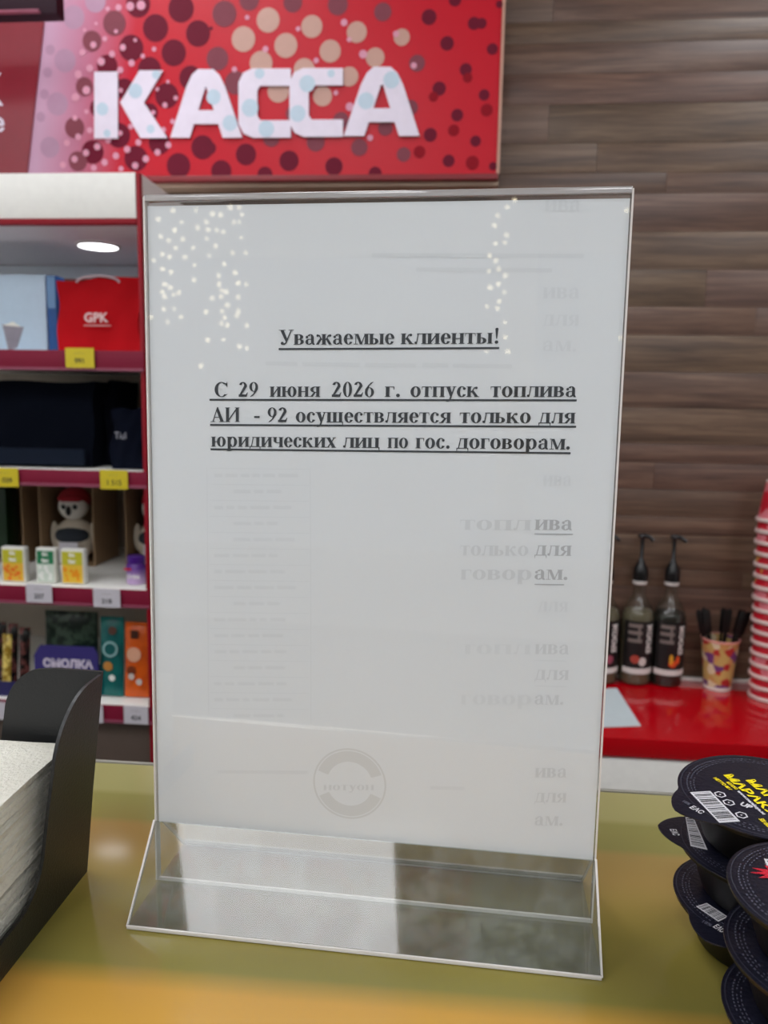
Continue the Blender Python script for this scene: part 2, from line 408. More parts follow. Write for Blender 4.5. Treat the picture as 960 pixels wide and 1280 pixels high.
# ------------------------------------------------------------------ tall stack of inverted cups
def stack_mat():
    m, nt, p, o = nodes_of('red_cup_print')
    tc = add(nt, 'ShaderNodeTexCoord'); oi = add(nt, 'ShaderNodeObjectInfo')
    sc = add(nt, 'ShaderNodeVectorMath', operation='SCALE'); sc.inputs[0].default_value = (31, 17, 9); nt.links.new(oi.outputs['Random'], sc.inputs['Scale'])
    ad = add(nt, 'ShaderNodeVectorMath', operation='ADD'); nt.links.new(tc.outputs['Object'], ad.inputs[0]); nt.links.new(sc.outputs[0], ad.inputs[1])
    n = add(nt, 'ShaderNodeTexVoronoi'); n.inputs['Scale'].default_value = 30; nt.links.new(ad.outputs[0], n.inputs['Vector'])
    cr = add(nt, 'ShaderNodeValToRGB'); cr.color_ramp.interpolation = 'CONSTANT'
    el = cr.color_ramp.elements; el[0].color = lin((196, 24, 44)); el[1].position = .62; el[1].color = lin((216, 120, 130))
    q = el.new(.74); q.color = lin((205, 150, 70)); q = el.new(.82); q.color = lin((190, 26, 48))
    sp = add(nt, 'ShaderNodeSeparateColor'); nt.links.new(n.outputs['Color'], sp.inputs[0]); nt.links.new(sp.outputs[0], cr.inputs[0])
    nt.links.new(cr.outputs[0], p.inputs['Base Color']); p.inputs['Roughness'].default_value = .35
    return m
m_stack = stack_mat(); m_rim = mat('cup_rim_white', (226, 205, 200), .4)
sc_ = atz(964, 872, RZ)
sy = sc_.y
n_c = 17; zt = at(950, 600, sy).z
bodyh = .085; pitch_ = (zt - bodyh - RZ - .002) / (n_c - 1)
c0 = None
for i in range(n_c):
    lab = '%s cup from the bottom of the tall upturned red cup stack at the right edge' % ('lowest second third fourth fifth sixth seventh eighth ninth tenth eleventh twelfth thirteenth fourteenth fifteenth sixteenth'.split() + ['top'])[i]
    if i == n_c - 1: lab = 'topmost upturned red paper cup of the tall stack at the right edge'
    if i == 0: lab = 'lowest cup of the tall upturned stack, its rim on the red worktop'
    if c0 is None:
        t = thing('stacked_cup', (0, 0, 0), lab, 'cup', 'upturned paper cups in the tall stack'); c0 = t
        MB().lathe([(.0405, .004), (.0285, bodyh), (.027, bodyh), (.027, bodyh - .006), (.001, bodyh - .006)], seg=36, cap=False).build('cup_wall', m_stack, t, smooth=True)
        MB().lathe([(.0398, .0085), (.0425, .0085), (.0438, .0055), (.0435, .001), (.0425, .0), (.040, .001)], seg=36, cap=False).build('rolled_rim', m_rim, t, smooth=True)
        MB().lathe([(.0289, bodyh - .008), (.0291, bodyh + .0006), (.0268, bodyh + .0006), (.0268, bodyh - .002)], seg=36, cap=False).build('base_rim', m_rim, t, smooth=True)
    else: t = copy_tree(c0)
    t['label'] = lab
    t.location = (sc_.x - .0035 + random.uniform(-.0010, .0010) - .0009 * i, sy, RZ + .0005 + i * pitch_); t.rotation_euler = (0, 0, random.uniform(0, 6))

# ------------------------------------------------------------------ cash desk light box sign
SY = 1.68
def S2(px, py, Y=SY): p = at(px, py, Y); return (p.x, p.z)
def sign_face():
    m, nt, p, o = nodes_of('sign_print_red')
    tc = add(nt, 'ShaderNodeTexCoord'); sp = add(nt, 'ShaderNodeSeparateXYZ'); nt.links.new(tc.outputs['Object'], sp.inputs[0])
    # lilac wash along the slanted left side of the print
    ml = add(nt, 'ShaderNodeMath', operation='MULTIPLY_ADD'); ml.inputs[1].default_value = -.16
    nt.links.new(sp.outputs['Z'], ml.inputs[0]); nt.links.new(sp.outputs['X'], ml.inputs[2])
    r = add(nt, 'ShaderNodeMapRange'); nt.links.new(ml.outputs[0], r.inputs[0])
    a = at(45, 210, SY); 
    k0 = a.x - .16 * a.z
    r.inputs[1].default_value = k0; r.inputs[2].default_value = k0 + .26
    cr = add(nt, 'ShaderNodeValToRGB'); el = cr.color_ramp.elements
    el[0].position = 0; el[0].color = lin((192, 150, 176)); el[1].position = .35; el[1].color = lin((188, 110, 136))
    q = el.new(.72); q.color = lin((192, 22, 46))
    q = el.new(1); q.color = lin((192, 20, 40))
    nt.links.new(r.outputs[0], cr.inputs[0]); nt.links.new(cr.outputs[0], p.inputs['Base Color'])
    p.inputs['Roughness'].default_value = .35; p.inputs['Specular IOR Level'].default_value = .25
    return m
lb = thing('cash_desk_sign', (0, 0, 0), 'red light box sign with white cash desk lettering and bubble pattern', 'sign')
xR = at(626, 110, SY).x; xL = -1.75; zB = at(400, 219, SY).z; zT = 1.25
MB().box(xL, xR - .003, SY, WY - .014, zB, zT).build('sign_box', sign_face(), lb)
MB().box(xL, xR, SY - .006, WY - .0135, zB - .012, zB - .0005).build('bottom_rail', mat('sign_rail_red', (128, 26, 34), .4), lb, bevel=.001)
MB().box(xL, xR + .002, SY + .01, WY - .0135, zB - .020, zB - .0125).build('lower_ledge', mat('sign_ledge', (190, 165, 145), .5), lb)
MB().box(xR - .0025, xR + .003, SY - .004, WY - .0135, zB, zT).build('side_rail', mat('sign_side', (196, 150, 132), .4), lb)
# darker neighbouring panel with slanted edge
p1 = S2(56, 28); p2 = S2(35, 216)
kx = (p1[0] - p2[0]) / (p1[1] - p2[1])
q1 = (p2[0] + kx * (zT - p2[1]), zT)
q2 = (p2[0] + kx * (zB - p2[1]), zB)
MB().prism([(xL, zB), (q2[0], zB), (q1[0], zT), (xL, zT)], 'y', SY - .004, SY - .0002).build('dark_red_panel', mat('sign_dark_red', (128, 26, 42), .35), lb)
# bubbles
m_b1 = mat('bubble_maroon', (104, 18, 42), .6, spec=.15); m_b2 = mat('bubble_mauve', (128, 66, 78), .6, spec=.15); m_b3 = mat('bubble_cream', (190, 146, 132), .4); m_b4 = mat('glitter_pink', (214, 150, 172), .6, spec=.2); m_b5 = mat('bubble_lilac', (172, 130, 156), .4)
m_b6 = mat('bubble_deep_red', (140, 12, 30), .6, spec=.15)
S1 = 1 / 3.692; S3 = .3958
def LC(l): return [(x * S1, y * S1, r * S1) for x, y, r in l]
def RC(l): return [(260 + x * S3, y * S3, r * S3) for x, y, r in l]
dark = LC([(638, 20, 55), (718, 130, 58), (606, 222, 56), (836, 40, 58), (802, 244, 56), (914, 155, 55), (690, 322, 54), (770, 442, 54), (880, 360, 52), (548, 625, 54), (428, 702, 52), (628, 732, 55), (736, 660, 50), (824, 765, 55), (935, 680, 52), (575, 410, 44), (495, 305, 48), (455, 500, 40), (690, 520, 40)]) + \
       RC([(8, 468, 18), (42, 540, 32), (120, 488, 32), (256, 508, 30), (398, 526, 27), (180, 552, 24), (10, 90, 6), (528, 548, 20)])
mauve = RC([(52, 44, 37), (30, 186, 34), (88, 262, 34), (130, 0, 30), (410, 15, 30), (552, 38, 26), (268, 8, 28), (340, 448, 28), (478, 466, 25), (660, 200, 24), (200, 436, 26), (420, 380, 24), (560, 405, 22), (640, 340, 22), (618, 488, 21), (270, 360, 24)]) + LC([(528, 108, 52), (345, 590, 46), (425, 190, 44), (390, 400, 40), (360, 745, 44)])
cream = RC([(190, 64, 35), (112, 124, 36), (246, 144, 35), (328, 84, 32), (470, 102, 30), (386, 162, 32), (168, 200, 35), (304, 220, 32), (528, 182, 28), (446, 242, 28), (362, 304, 29), (222, 288, 33), (612, 118, 24)])
small = RC([(698, 54, 22), (840, 74, 18), (864, 74, 15), (755, 137, 20), (898, 155, 16), (814, 220, 18), (730, 280, 20), (872, 300, 16), (787, 364, 18), (702, 426, 20), (845, 446, 16), (760, 508, 18), (780, 0, 18), (920, 14, 10), (900, 525, 12)])
deep = RC([(880, 348, 18), (835, 514, 20), (776, 412, 17), (668, 480, 18), (820, 246, 14), (712, 306, 14)])
lilac = LC([(340, 80, 50), (300, 280, 50), (265, 480, 50), (230, 680, 46), (440, 5, 48), (232, 230, 22), (220, 335, 22), (205, 435, 22), (188, 540, 22)])
glit = LC([(602, 30, 18), (652, 26, 20), (548, 36, 14), (536, 146, 9), (485, 180, 11), (432, 208, 14), (568, 220, 14), (625, 186, 8), (518, 250, 14), (468, 285, 17), (382, 243, 14), (608, 292, 15), (660, 260, 10), (712, 228, 10), (556, 324, 14), (415, 316, 16), (362, 344, 17), (400, 418, 18), (350, 450, 18), (558, 418, 10), (776, 378, 8), (726, 412, 9), (762, 486, 12), (812, 453, 10), (400, 516, 10), (347, 545, 12), (708, 520, 10), (415, 602, 13), (555, 615, 12), (362, 632, 14), (310, 660, 14), (500, 648, 14), (640, 658, 14), (588, 690, 15), (728, 704, 14), (778, 670, 14), (450, 678, 15), (398, 706, 15), (536, 720, 15), (674, 734, 15), (345, 735, 15), (484, 750, 15), (625, 765, 15), (292, 762, 14), (434, 776, 14), (560, 780, 12), (605, 585, 12), (755, 600, 12), (798, 562, 11), (498, 42, 10), (445, 110, 8), (392, 140, 8)]) + \
       RC([(182, 156, 9), (430, 72, 10), (490, 172, 12), (342, 192, 8), (285, 92, 7), (404, 294, 7), (448, 338, 12), (84, 220, 8), (124, 56, 7), (512, 436, 9), (594, 108, 9), (650, 208, 9), (446, 126, 7)])
mm_ = FPX / 1.68
for nm, lst, mt, dy in (('maroon_bubbles', dark, m_b1, .0004), ('mauve_bubbles', mauve, m_b2, .0006), ('cream_bubbles', cream, m_b3, .0008), ('small_maroon_bubbles', small, m_b1, .0005), ('deep_red_bubbles', deep, m_b6, .0007), ('lilac_bubbles', lilac, m_b5, .0003), ('glitter_dots', glit, m_b4, .0012)):
    mb = MB()
    for k, (x, y, r) in enumerate(lst):
        mb.disc(S2(x, y), r / mm_, SY - dy - k * 4e-6, seg=18)
    o = mb.build(nm, mt, lb); o['kind'] = 'stuff'
# big letters, solid 4 mm thick
m_let = mat('letter_white', (226, 216, 232), .35)
def letters(outlines, name, Y0, th, m, parent, hole=None):
    mb = MB()
    for k, ol in enumerate(outlines): mb.prism([S2(x, y) for x, y in ol], 'y', Y0 - th - k * .00012, Y0 - k * .00001)
    return mb.build(name, m, parent)
KX = lambda l: [(x * S1, y * S1) for x, y in l]
KR = lambda l: [(260 + x * S3, y * S3) for x, y in l]
YL = SY - .0016
letters([KX([(440, 336), (548, 336), (548, 642), (440, 642)]), KX([(648, 330), (756, 330), (668, 478), (560, 478)]), KX([(560, 478), (668, 478), (776, 640), (652, 640)])], 'letter', YL, .004, m_let, lb)
def letA(x0, x1, xt0, xt1, yt, yb):  # feet x0..x1, top xt0..xt1
    w = (x1 - x0) * .27
    xi0 = x0 + w; xi1 = x1 - w; yc = yt + (yb - yt) * .80; ym = yt + (yb - yt) * .60; xm = (xt0 + xt1) / 2
    def L(y): return x0 + (xt0 - x0) * (yb - y) / (yb - yt)
    def Rr(y): return x1 + (xt1 - x1) * (yb - y) / (yb - yt)
    yap = yt + (yb - yt) * .27; rr = (xt1 - xt0) * .22
    wl = w * .98; tt = yt + (yb - yt) * .26
    cl = lambda y: L(y) + wl; cr = lambda y: Rr(y) - wl
    return [
        [(x0, yb), (xi0, yb), (cl(tt), tt), (L(tt), tt)],
        [(xi1, yb), (x1, yb), (Rr(tt), tt), (cr(tt), tt)],
        [(L(tt) - .1, tt + .2), (Rr(tt) + .1, tt + .2), (xt1, yt + rr * .9), (xt1 - rr, yt), (xt0 + rr, yt), (xt0, yt + rr * .9)],
        [(L(yc) + w * .3, ym), (Rr(yc) - w * .3, ym), (Rr(yc) - w * .3, yc), (L(yc) + w * .3, yc)]]
letters(letA(214, 303.5, 241, 275, 88, 173), 'letter', YL, .004, m_let, lb)
letters(letA(430, 524.5, 459, 497, 85, 171), 'letter', YL, .004, m_let, lb)
def letC(x0, x1, yt, yb):
    h = yb - yt; w = x1 - x0; t = h * .25; s_ = w * .42; c = h * .2
    return [[(x0 + c, yt), (x1, yt), (x1, yt + t), (x0 + c, yt + t)],
            [(x0 + c, yb - t), (x1, yb - t), (x1, yb), (x0 + c, yb)],
            [(x0 + c + .3, yt), (x0 + c + .3, yb), (x0 + c * .35, yb - c * .3), (x0, yb - c), (x0, yt + c), (x0 + c * .35, yt + c * .3)],
            [(x0 + c, yt + t - .5), (x0 + s_, yt + t - .5), (x0 + s_ - w * .06, yt + t + 6), (x0 + s_ - w * .06, yb - t - 6), (x0 + s_, yb - t + .5), (x0 + c, yb - t + .5)]]
letters(letC(299, 364, 87, 173), 'letter', YL, .004, m_let, lb)
letters(letC(362.5, 429, 86.5, 172), 'letter', YL, .004, m_let, lb)
# pale bubbles printed over the letters
m_lb = mat('letter_bubble_blue', (186, 204, 220), .35)
mb = MB()
for x, y, r in LC([(478, 508, 30), (630, 425, 34), (700, 600, 20), (500, 620, 18), (725, 350, 20)]) + RC([(20, 310, 24), (135, 344, 28), (72, 392, 25), (186, 410, 26), (285, 362, 26), (315, 268, 26), (500, 322, 26), (580, 256, 26), (390, 236, 12), (165, 236, 16)]):
    mb.disc(S2(x, y), r / mm_ * .92, YL - .0044)
o = mb.build('letter_bubbles', m_lb, lb); o['kind'] = 'stuff'
# cut-off lettering on the dark panel
k1 = S2(-11, 132); k2 = S2(-8, 165)
text('panel_lettering', 'К', .085, m_let, lb, (k1[0], SY - .0045, k1[1]), bold=.002)
text('panel_lettering', 'е', .05, m_let, lb, (S2(0, 165)[0], SY - .0045, S2(0, 165)[1]), bold=.001)
# dark overhead rail in front of it
a0 = at(0, 8, 1.5); a1 = at(81, 27, 1.5)
rl = thing('overhead_rail', (0, 0, 0), 'dark rail end hanging in front of the sign at the top left corner', 'rail')
MB().box(-1.6, a1.x, 1.47, 1.5, a1.z, a1.z + .06).build('rail_body', mat('dark_rail', (40, 14, 28), .6, spec=.2), rl, bevel=.002)
MB().box(-1.6, a1.x - .03, 1.46, 1.469, a1.z, a1.z + .004).build('rail_lip', m_railedge, rl)
MB().box(a1.x - .2, a1.x - .19, 1.475, 1.485, a1.z + .06, CEIL).build('hanger', m_black, rl)

# ------------------------------------------------------------------ shelf unit
FY = 1.30; BY = 1.70
xS = -.5338; PE = .0066
su = thing('shelf_unit', (0, 0, FLOOR), 'white and maroon display shelf unit left of the notice, with lit canopy', 'shelf unit')
def B(name, m, x0, x1, y0, y1, z0, z1, bevel=.001, par=None):
    return MB().box(x0, x1, y0, y1, z0 - FLOOR, z1 - FLOOR).build(name, m, par or su, bevel=bevel)
xl = -1.7
m_side = mat('shelf_side_grey', (205, 203, 200), .45)
m_in = mat('shelf_inner', (182, 170, 156), .5)
B('side_panel', m_side, xS, xS + PE, FY + .012, BY, FLOOR, .618)
B('side_edge', m_trimred, xS, xS + PE, FY, FY + .0115, FLOOR, .618)
B('canopy_front', m_white, xl, xS - .001, FY, FY + .012, .545, .618)
B('canopy_trim', m_trimred, xl, xS - .0005, FY - .001, FY + .0125, .535, .5445)
B('canopy_roof', m_white, xl, xS - .001, FY + .013, BY, .606, .618)
B('canopy_soffit', mat('soffit_grey', (232, 228, 236), .3), xl, xS - .001, FY + .0135, BY - .012, .536, .545)
B('back_panel', m_in, xl, xS - .001, BY - .011, BY, FLOOR + .1, .605)
dl = at(123, 315, 1.47)
d = thing('downlight', (dl.x, dl.y, .5355), 'round lit downlight set in the shelf canopy above the red bag', 'downlight')
MB().lathe([(.001, -.003), (.034, -.003), (.036, -.002), (.036, -.0002)], seg=32, cap=False).build('lens', emit('downlight_glow', (250, 250, 255), 6), d, smooth=True)
MB().lathe([(.0365, -.0002), (.0365, -.004), (.041, -.003), (.042, -.0002)], seg=32, cap=False).build('ring', m_side, d, smooth=True)
rails = [(.3265, .0345), (.1195, .0290), (-.0925, .0325), (-.3100, .0325)]
for zt_, hh in rails:
    s = B('shelf_board', m_white, xl, xS - .001, FY + .006, BY - .012, zt_ - .028, zt_ - .001)
    r = B('price_rail', m_maroon, xl, xS + PE + .0003, FY - .002, FY - .0002, zt_ - hh, zt_, par=su)
    MB().box(xl, xS + PE + .0003, FY - .005, FY - .0022, zt_ - hh - FLOOR, zt_ - hh + .005 - FLOOR).build('rail_lip', m_railedge, r)
B('top_bay_lit_back', mat('top_bay_lit_tone', (222, 230, 238), .5), xl, xS - .001, BY - .0145, BY - .0125, .33, .535)  # added pale sheet over the back panel; downlight brightness put into its colour
B('kick_panel', mat('kick_brown', (98, 84, 76), .5), xl, xS - .001, FY + .03, FY + .045, -.60, -.345)
B('bottom_board', m_white, xl, xS - .001, FY, BY - .012, -.63, -.605)
# price tags
m_ty = mat('tag_yellow', (206, 186, 30), .45); m_tw = mat('tag_white', (200, 196, 204), .45)
def ptag(px0, px1, py, k, col, txt, lab):
    zt_, hh = rails[k]
    a = at((px0 + px1) / 2, py, FY - .006); w_ = (px1 - px0) / FPX * 1.32
    t = thing('price_tag', (a.x, FY - .0078, a.z - .012), lab, 'price tag', 'price tags on the shelf rails')
    MB().box(-w_ / 2, w_ / 2, -.0006, .0006, -.004, .0295).build('card', col, t)
    text('price_print', txt, .0125, m_ink, t, (0, -.0009, .0035), bold=.0002)
    text('price_heading', '———', .006, mat('tag_grey', (110, 108, 90), .5), t, (0, -.0009, .019))
ptag(82, 119, 448, 0, m_ty, '991', 'yellow price tag reading 991 below the red bag')
ptag(-12, 25, 597, 1, m_ty, '1 039', 'yellow price tag cut by the left edge of the photo')
ptag(125, 161, 600, 1, m_ty, '1 515', 'yellow price tag below the small navy bag')
ptag(32, 67, 742, 2, m_tw, '207', 'white price tag reading 207 below the mint boxes')
ptag(116, 152, 748, 2, m_tw, '218', 'white price tag reading 218 left of the purple jar')
ptag(-25, 10, 888, 3, m_tw, '199', 'white price tag on the lowest rail at the left photo edge')
ptag(96, 131, 892, 3, m_tw, '390', 'white price tag on the lowest rail below the teal packet')
ptag(154, 187, 894, 3, m_tw, '424', 'white price tag reading 424 below the orange packet')

# --- top bay
def zt(k): return rails[k][0]
XIN = xS - .0025
def boxy(x0p, x1p, Y, depth, k, hpx, refy):
    """width from pixels, standing on shelf k, top at pixel hpx"""
    a = at(x0p, refy, Y); b = at(x1p, refy, Y); top = at((x0p + x1p) / 2, hpx, Y).z
    return a.x, b.x, top
x0, x1, tp = boxy(-60, 58, 1.42, .1, 0, 343, 400)
t = thing('gift_box', ((x0 + x1) / 2, 1.42, zt(0)), 'pale blue-white gift box with a glassware picture, top shelf left', 'box')
W_ = (x1 - x0) / 2
MB().box(-W_, W_, 0, .015, 0, tp - zt(0)).build('carton', mat('pale_blue_card', (190, 212, 232), .4), t, bevel=.0015)
MB().prism([(W_ - .087, .055), (W_ - .045, .050), (W_ - .060, .012), (W_ - .077, .005)], 'y', -.0008, -.0001).build('glass_picture', mat('picture_grey', (140, 134, 146), .4, var=.3), t)
MB().prism([(W_ - .085, .053), (W_ - .05, .050), (W_ - .065, .06)], 'y', -.0012, -.0009).build('glass_highlight', m_white, t)
x0, x1, tp = boxy(60, 71, 1.42, .1, 0, 344, 400)
t = thing('blue_box', ((x0 + x1) / 2, 1.42, zt(0)), 'narrow blue box between the pale gift box and the red bag', 'box')
W_ = (x1 - x0) / 2
MB().box(-W_, W_, 0, .12, 0, tp - zt(0)).build('carton', mat('blue_card', (28, 82, 150), .35), t, bevel=.001)
MB().box(-W_ + .001, W_ - .001, -.0008, -.0001, .085, tp - zt(0) - .002).build('pale_panel', mat('pale_panel_blue', (110, 150, 195), .4), t)
def softbag(name, Y, depth, k, x0p, x1p, tyl, tyr, m, lab, cat, seed, taper=.02, group=None):
    a = at(x0p, 420 if k == 0 else 540, Y); b = at(x1p, 420 if k == 0 else 540, Y)
    b.x = min(b.x, XIN - .003); w_ = (b.x - a.x); tl = at(x0p, tyl, Y).z - zt(k); tr = at(x1p, tyr, Y).z - zt(k)
    t = thing(name, ((a.x + b.x) / 2, Y, zt(k)), lab, cat, group)
    nx, nz_ = 14, 10; rnd = random.Random(seed); v = []; f = []
    ph = [rnd.uniform(0, 6) for _ in range(6)]
    def P(i, j, s):
        u = i / nx; q = j / nz_
        top = tl + (tr - tl) * u - .004 * sin(pi * u) * 0
        x = (-w_ / 2 + w_ * u) * (1 - taper * q * 0) + .0025 * sin(9 * q + ph[0]) * (abs(u - .5) * 2)
        zz = top * q + .0025 * sin(8 * u + ph[1]) * q
        y = (0 if s == 0 else depth)
        bul = .010 * sin(pi * u) * sin(pi * min(q * 1.0, 1)) + .0025 * sin(7 * u + 6 * q + ph[2]) + .002 * sin(15 * u - 9 * q + ph[3])
        if s == 0: y -= bul - .004 + q * -.012
        else: y += bul - .004 - q * .012
        return (x, y, max(zz, .0005))
    n = 0
    for s in (0, 1):
        for j in range(nz_ + 1):
            for i in range(nx + 1): v.append(P(i, j, s))
    A = (nx + 1) * (nz_ + 1); g = lambda i, j, s: s * A + j * (nx + 1) + i
    for s in (0, 1):
        for j in range(nz_):
            for i in range(nx): f.append((g(i, j, s), g(i + 1, j, s), g(i + 1, j + 1, s), g(i, j + 1, s)))
    for j in range(nz_):
        f.append((g(0, j, 0), g(0, j + 1, 0), g(0, j + 1, 1), g(0, j, 1))); f.append((g(nx, j, 0), g(nx, j + 1, 0), g(nx, j + 1, 1), g(nx, j, 1)))
    for i in range(nx):
        f.append((g(i, nz_, 0), g(i + 1, nz_, 0), g(i + 1, nz_, 1), g(i, nz_, 1))); f.append((g(i, 0, 0), g(i + 1, 0, 0), g(i + 1, 0, 1), g(i, 0, 1)))
    mb = MB(); mb.v = v; mb.f = f
    mb.build('bag_body', m, t, smooth=True)
    return t, w_, tl, tr
m_rbag = mat('red_fabric', (178, 8, 20), .8, scale=400, bump=.3, spec=.15)
t, w_, tl, tr = softbag('cooler_bag', 1.36, .09, 0, 70, 172, 349, 343, m_rbag, 'red fabric cooler bag with white GPK lettering on the top shelf', 'bag', 3)
text('bag_lettering', 'GPK', .0225, mat('bag_print', (220, 190, 190), .5), t, (.006, -.014, .053), bold=.0007)
MB().box(-.017, .032, -.0125, -.0115, .046, .048).build('bag_print_line', mat('bag_print2', (205, 150, 150), .5), t)
MB().box(-w_ / 2 + .004, w_ / 2 - .004, .03, .036, tl - .002, tl + .006).build('zip', mat('zip_dark', (90, 10, 18), .5), t, bevel=.001)
mb = MB(); pr = None
for i in range(13):
    a = pi * i / 12; q = (.02 * cos(a) * 2, .012, tl - .004 + .012 * sin(a))
    if pr: mb.tube(pr, q, .0022)
    pr = q
mb.build('handle', mat('handle_pale', (190, 170, 178), .4), t, smooth=True)
t, w_, tl, tr = softbag('dark_red_bag', 1.41, .10, 0, 181, 215, 343, 340, mat('dark_red_fabric', (120, 8, 22), .8, spec=.15), 'darker red bag tucked behind the notice stand beside the cooler bag', 'bag', 9)
MB().tube((-w_ / 2 + .004, -.008, tl - .01), (-w_ / 2 + .010, -.012, .03), .002).tube((-w_ / 2 + .010, -.012, .03), (-w_ / 2 + .008, -.01, .004), .002).build('piping', mat('pale_piping', (190, 160, 150), .5), t, smooth=True)
# --- second bay
m_navy = mat('navy_fabric', (9, 13, 24), .95, scale=200, bump=.3, spec=.08)
t, w_, tl, tr = softbag('large_navy_bag', 1.36, .20, 1, -60, 114, 477, 476, m_navy, 'large dark navy fabric bag on the second shelf', 'bag', 5)
MB().box(-w_ / 2 + .01, w_ / 2 - .006, -.020, -.008, .004, .034).build('folded_hem', mat('navy_hem', (22, 29, 42), .9, spec=.1), t, bevel=.004)
t, w_, tl, tr = softbag('tall_navy_bag', 1.41, .12, 1, 129, 145, 476, 477, mat('navy_fabric_2', (7, 9, 19), .9, spec=.08), 'narrow dark bag standing just right of the large navy bag', 'bag', 6)
t, w_, tl, tr = softbag('small_navy_bag', 1.34, .04, 1, 136, 176, 512, 510, mat('navy_fabric_3', (8, 13, 28), .9, spec=.1), 'small navy bag with tiny pale lettering on the second shelf', 'bag', 8)
text('bag_lettering', 'Tiul', .018, mat('bag_print3', (150, 150, 160), .5), t, (-.002, -.014, .055), sx=.8)
t, w_, tl, tr = softbag('navy_pouch', 1.40, .10, 1, 184, 225, 510, 508, mat('navy_fabric_4', (10, 15, 30), .9, spec=.1), 'navy pouch beside the small navy bag, cut by the notice', 'bag', 12)
MB().sphere((-w_ / 2 + .004, -.012, tl - .03), .004).build('button', m_railedge, t, smooth=True)

# --- third bay: display boxes with plush birds, mint boxes, gum jar
m_card = mat('brown_card', (142, 114, 84), .7); m_cream = mat('cream_plush', (196, 184, 166), .9, scale=300, bump=1.0); m_wplush = mat('white_plush', (225, 220, 212), .9, scale=300, bump=1.0)
m_hat = mat('red_plush_hat', (150, 12, 30), .9, scale=250, bump=.8); m_nap = mat('dark_plush', (40, 46, 54), .9); m_eye = mat('plush_eye', (10, 10, 12), .25)
def display_box(xp0, xp1, lab):
    a = at(xp0, 700, 1.48); b = at(xp1, 700, 1.48); b.x = min(b.x, XIN); w_ = (b.x - a.x) / 2
    t = thing('display_box', ((a.x + b.x) / 2, 1.48, zt(2)), lab, 'box', 'cardboard display boxes on the third shelf')
    H = .172
    MB().box(-w_, w_, .116, .118, 0, H).build('back_flap', m_card, t)
    for s in (-1, 1):
        MB().box(s * w_ - .0012, s * w_ + .0012, 0, .1155, 0, H).build('side_flap', m_card, t)
    MB().box(-w_ + .0015, w_ - .0015, 0, .1155, 0, .002).build('floor_flap', m_card, t)
    return t, w_
def plush(xp, Y, lab, rz):
    a = at(xp, 640, Y)
    t = thing('plush_bird', (a.x, Y + .02, zt(2) + .0025), lab, 'plush toy', 'plush birds in display boxes', (0, 0, rz))
    MB().sphere((0, 0, .045), .043, 20, 14, (1, .75, 1.05)).build('body', m_cream, t, smooth=True)
    MB().sphere((0, -.004, .115), .030, 20, 14, (1, .85, .95)).build('head', m_wplush, t, smooth=True)
    MB().sphere((0, .004, .128), .0315, 20, 14, (1.02, .9, .85)).build('hat', m_hat, t, smooth=True)
    MB().sphere((0, -.020, .132), .024, 16, 10, (1.1, .4, .35)).build('hat_brim', m_hat, t, smooth=True)
    for s in (-1, 1):
        MB().sphere((s * .0115, -.028, .116), .0048, 12, 8, (1, .6, 1.1)).build('eye', m_eye, t, smooth=True)
        MB().sphere((s * .040, -.004, .055), .012, 12, 8, (.7, .8, 2.4)).build('wing', m_cream, t, smooth=True)
    MB().sphere((-.001, -.030, .108), .0065, 12, 8, (.8, 1.1, 1.6)).build('beak', m_eye, t, smooth=True)
    MB().sphere((0, -.010, .054), .037, 16, 10, (1.0, .72, .62)).build('bib', m_nap, t, smooth=True)
    MB().box(-.019, .019, -.040, -.0385, .002, .045).build('hang_card', m_tw, t)
    return t
display_box(-22, 30, 'open brown cardboard display box at the left photo edge')
t = thing('green_packet', (at(-8, 650, 1.5).x, 1.51, zt(2) + .0025), 'dark green packet in the leftmost cardboard box', 'packet')
MB().box(-.022, .022, 0, .05, 0, .15).build('pouch', mat('dark_green_foil', (14, 48, 20), .35), t, bevel=.008)
display_box(52, 118, 'open brown cardboard box around the red-hatted plush bird')
plush(87, 1.50, 'cream plush bird in a red hat standing behind the mint boxes', .12)
display_box(158, 222, 'open brown cardboard box at the notice stand edge')
tt = plush(192, 1.50, 'second cream plush bird, half hidden by the notice stand', .12)
MB().tube((-.02, -.022, .082), (.02, -.022, .082), .008).build('red_scarf', m_hat, tt, smooth=True)

def mint(xp0, xp1, by, ty, colA, colB, lab):
    Y = 1.325; a = at(xp0, by, Y); b = at(xp1, by, Y); w_ = (b.x - a.x) / 2; H = .061
    t = thing('mint_box', ((a.x + b.x) / 2, Y, zt(2)), lab, 'candy box', 'small flip-top candy boxes on the third shelf')
    MB().box(-w_, w_, 0, .016, 0, H - .002).build('clear_shell', mat('shell', (225, 225, 215), .25, coat=.4), t, bevel=.002)
    MB().box(-w_ + .0005, w_ - .0005, .0005, .0155, H - .0022, H + .004).build('cap', m_white, t, bevel=.0015)
    l = MB().box(-w_ + .003, w_ - .003, -.0012, -.0002, .036, H - .001).build('label', colA, t)
    mb = MB(); rnd = random.Random(xp0)
    for i in range(16):
        mb.disc((rnd.uniform(-w_ + .006, w_ - .006), rnd.uniform(.006, .030)), rnd.uniform(.002, .0045), -.0013 - i * .00003, 8)
    MB().box(-w_ + .003, w_ - .003, -.0010, -.0002, .002, .0358).build('picture_label', mat('pl', colB[1], .4), t)
    mb.build('candy_picture', mat('cp', colB[0], .4), t)
    text('label_lettering', 'tic\ntac', .012, m_white, l, (0, -.0016, .051), bold=.0004)
mg = mat('mint_green', (30, 120, 78), .4); my = mat('mint_yellow', (196, 190, 46), .4)
mint(3, 32, 728, 685, my, ((232, 120, 30), (228, 180, 60)), 'yellow and orange candy box nearest the left photo edge')
